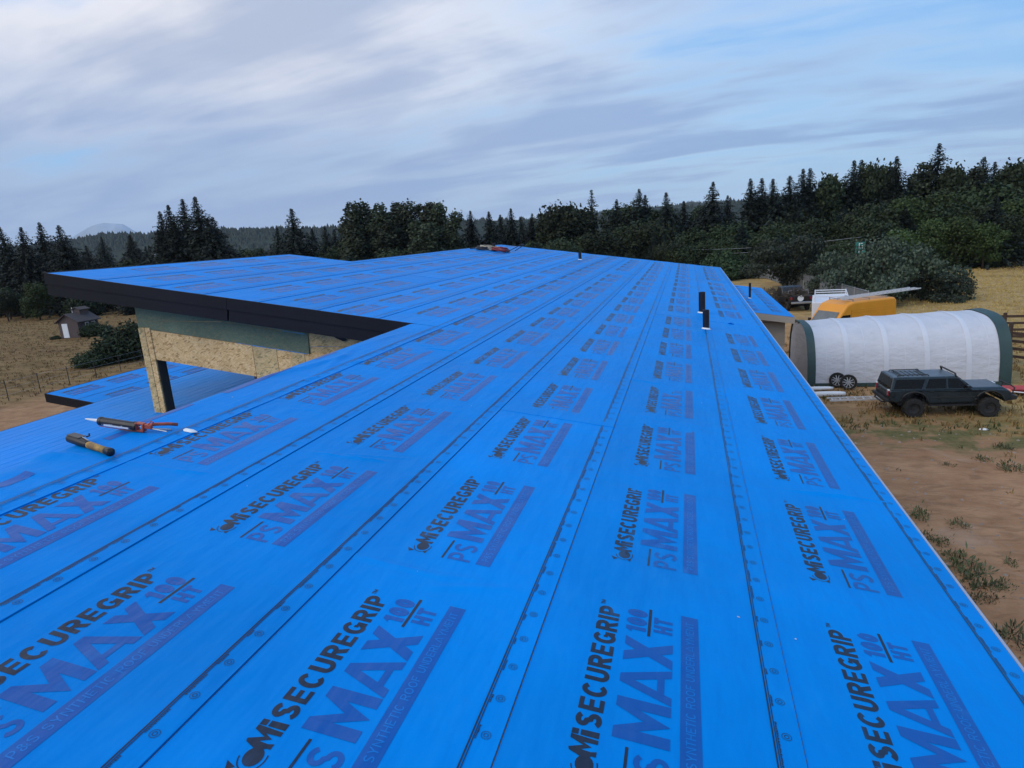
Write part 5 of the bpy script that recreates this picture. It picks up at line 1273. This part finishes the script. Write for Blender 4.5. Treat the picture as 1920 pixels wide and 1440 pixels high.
tufts('dry_grass', 7000, pl_yard, M_GRASS, (.06, .24), 'dry straw coloured grass around the shelter and vehicle', 1)
tufts('green_grass', 4200, lambda rq: (lambda q: q if q and noise.noise(Vector((q[0]*.45, q[1]*.45, 9))) > .0 and q[1] < 31 else None)(pl_yard(rq)), M_GRASSG, (.06, .24), 'greener grass tufts under and around the parked vehicle', 2)
tufts('field_grass', 9000, lambda rq: (lambda x, y: (x, y, rq.uniform(.7, 1.5)))(rq.uniform(12, 45), rq.uniform(44, 92)), M_GRASSF, (.05, .17), 'dry grass of the right hand field', 3, 4)
tufts('meadow_grass', 11000, lambda rq: (lambda y: (-40-rq.random()*70*(.4+y/90), y, rq.uniform(.7, 1.4)))(rq.uniform(26, 84)), M_GRASSL, (.05, .17), 'dry grass of the left hand meadow', 4, 4)
pb_ = MB(); rk = random.Random(31)
for _ in range(420):
    x, y = rk.uniform(3.5, 14), rk.uniform(8, 25); q = rk.uniform(.015, .06)
    vs = [(x+q*math.cos(a)*rk.uniform(.7, 1.2), y+q*math.sin(a)*rk.uniform(.7, 1.2), 0) for a in [6.283*i/6 for i in range(6)]]+[(x+rk.uniform(-.3, .3)*q, y+rk.uniform(-.3, .3)*q, q*.8)]
    pb_.add(vs, [(i, (i+1) % 6, 6) for i in range(6)])
tag(pb_.build('stones', mat('yard_stones', (.26, .20, .16), .9, .3, 3)), 'small stones scattered over the bare soil yard', 'stones', kind='stuff')
WEED = [(5.54, 17.2, .5), (5.36, 15.9, .42), (5.6, 15.7, .35), (5.72, 14.4, .62), (5.69, 14.0, .55), (6.02, 13.8, .4), (5.66, 15.1, .35), (5.56, 13.3, .4), (5.5, 11.8, .55), (6.3, 16.6, .35), (6.6, 14.9, .3), (9.0, 20.6, .5), (8.6, 21.4, .35), (10.4, 21.8, .55), (9.6, 22.6, .4), (7.4, 20.9, .3), (11.2, 20.4, .4), (6.9, 12.6, .35), (7.3, 13.9, .25)]
for i, (x, y, r_) in enumerate(WEED):
    tree('weed', x, y, r_*1.1, ('low green weed clump on the bare soil below the eave' if x < 7.5 else 'low green weed clump on the bare soil before the vehicle'), 'weed clumps on the bare soil', None, .8)

# alike things that stand in a row: tell them apart by their place
ORD = 'leftmost second third fourth fifth sixth seventh eighth ninth tenth eleventh twelfth thirteenth fourteenth fifteenth sixteenth seventeenth eighteenth nineteenth twentieth'.split()
ORD += ['twenty-'+q for q in 'first second third fourth fifth sixth seventh eighth ninth'.split()]+['thirtieth']+['thirty-'+q for q in 'first second third fourth fifth sixth seventh eighth ninth'.split()]+['fortieth']
by = {}
for o in scn.objects:
    if o.parent is None and 'label' in o: by.setdefault(o['label'], []).append(o)
for lab, os_ in by.items():
    if len(os_) > 1:
        os_.sort(key=lambda o: math.atan2(o.matrix_basis.translation.x, o.matrix_basis.translation.y))
        for i, o in enumerate(os_): o['label'] = lab+', '+(ORD[i] if i == 0 else ORD[i]+' from left')

# ------------------------------------------------------------------ air
hz = MB().box((0, 0, 0), (17000, 17000, 560))
m = bpy.data.materials.new('haze'); m.use_nodes = True; t = NT(m.node_tree); t.n.remove(t.n['Principled BSDF'])
pvn = t.new('ShaderNodeVolumePrincipled'); pvn.inputs['Color'].default_value = (.80, .90, 1, 1); pvn.inputs['Density'].default_value = 6e-5; pvn.inputs['Anisotropy'].default_value = .1
t.l.new(pvn.outputs[0], t.n['Material Output'].inputs['Volume'])
ho = hz.build('haze', m); ho.location = (0, 0, 277); tag(ho, 'thin blue haze over the land', 'haze', kind='stuff')
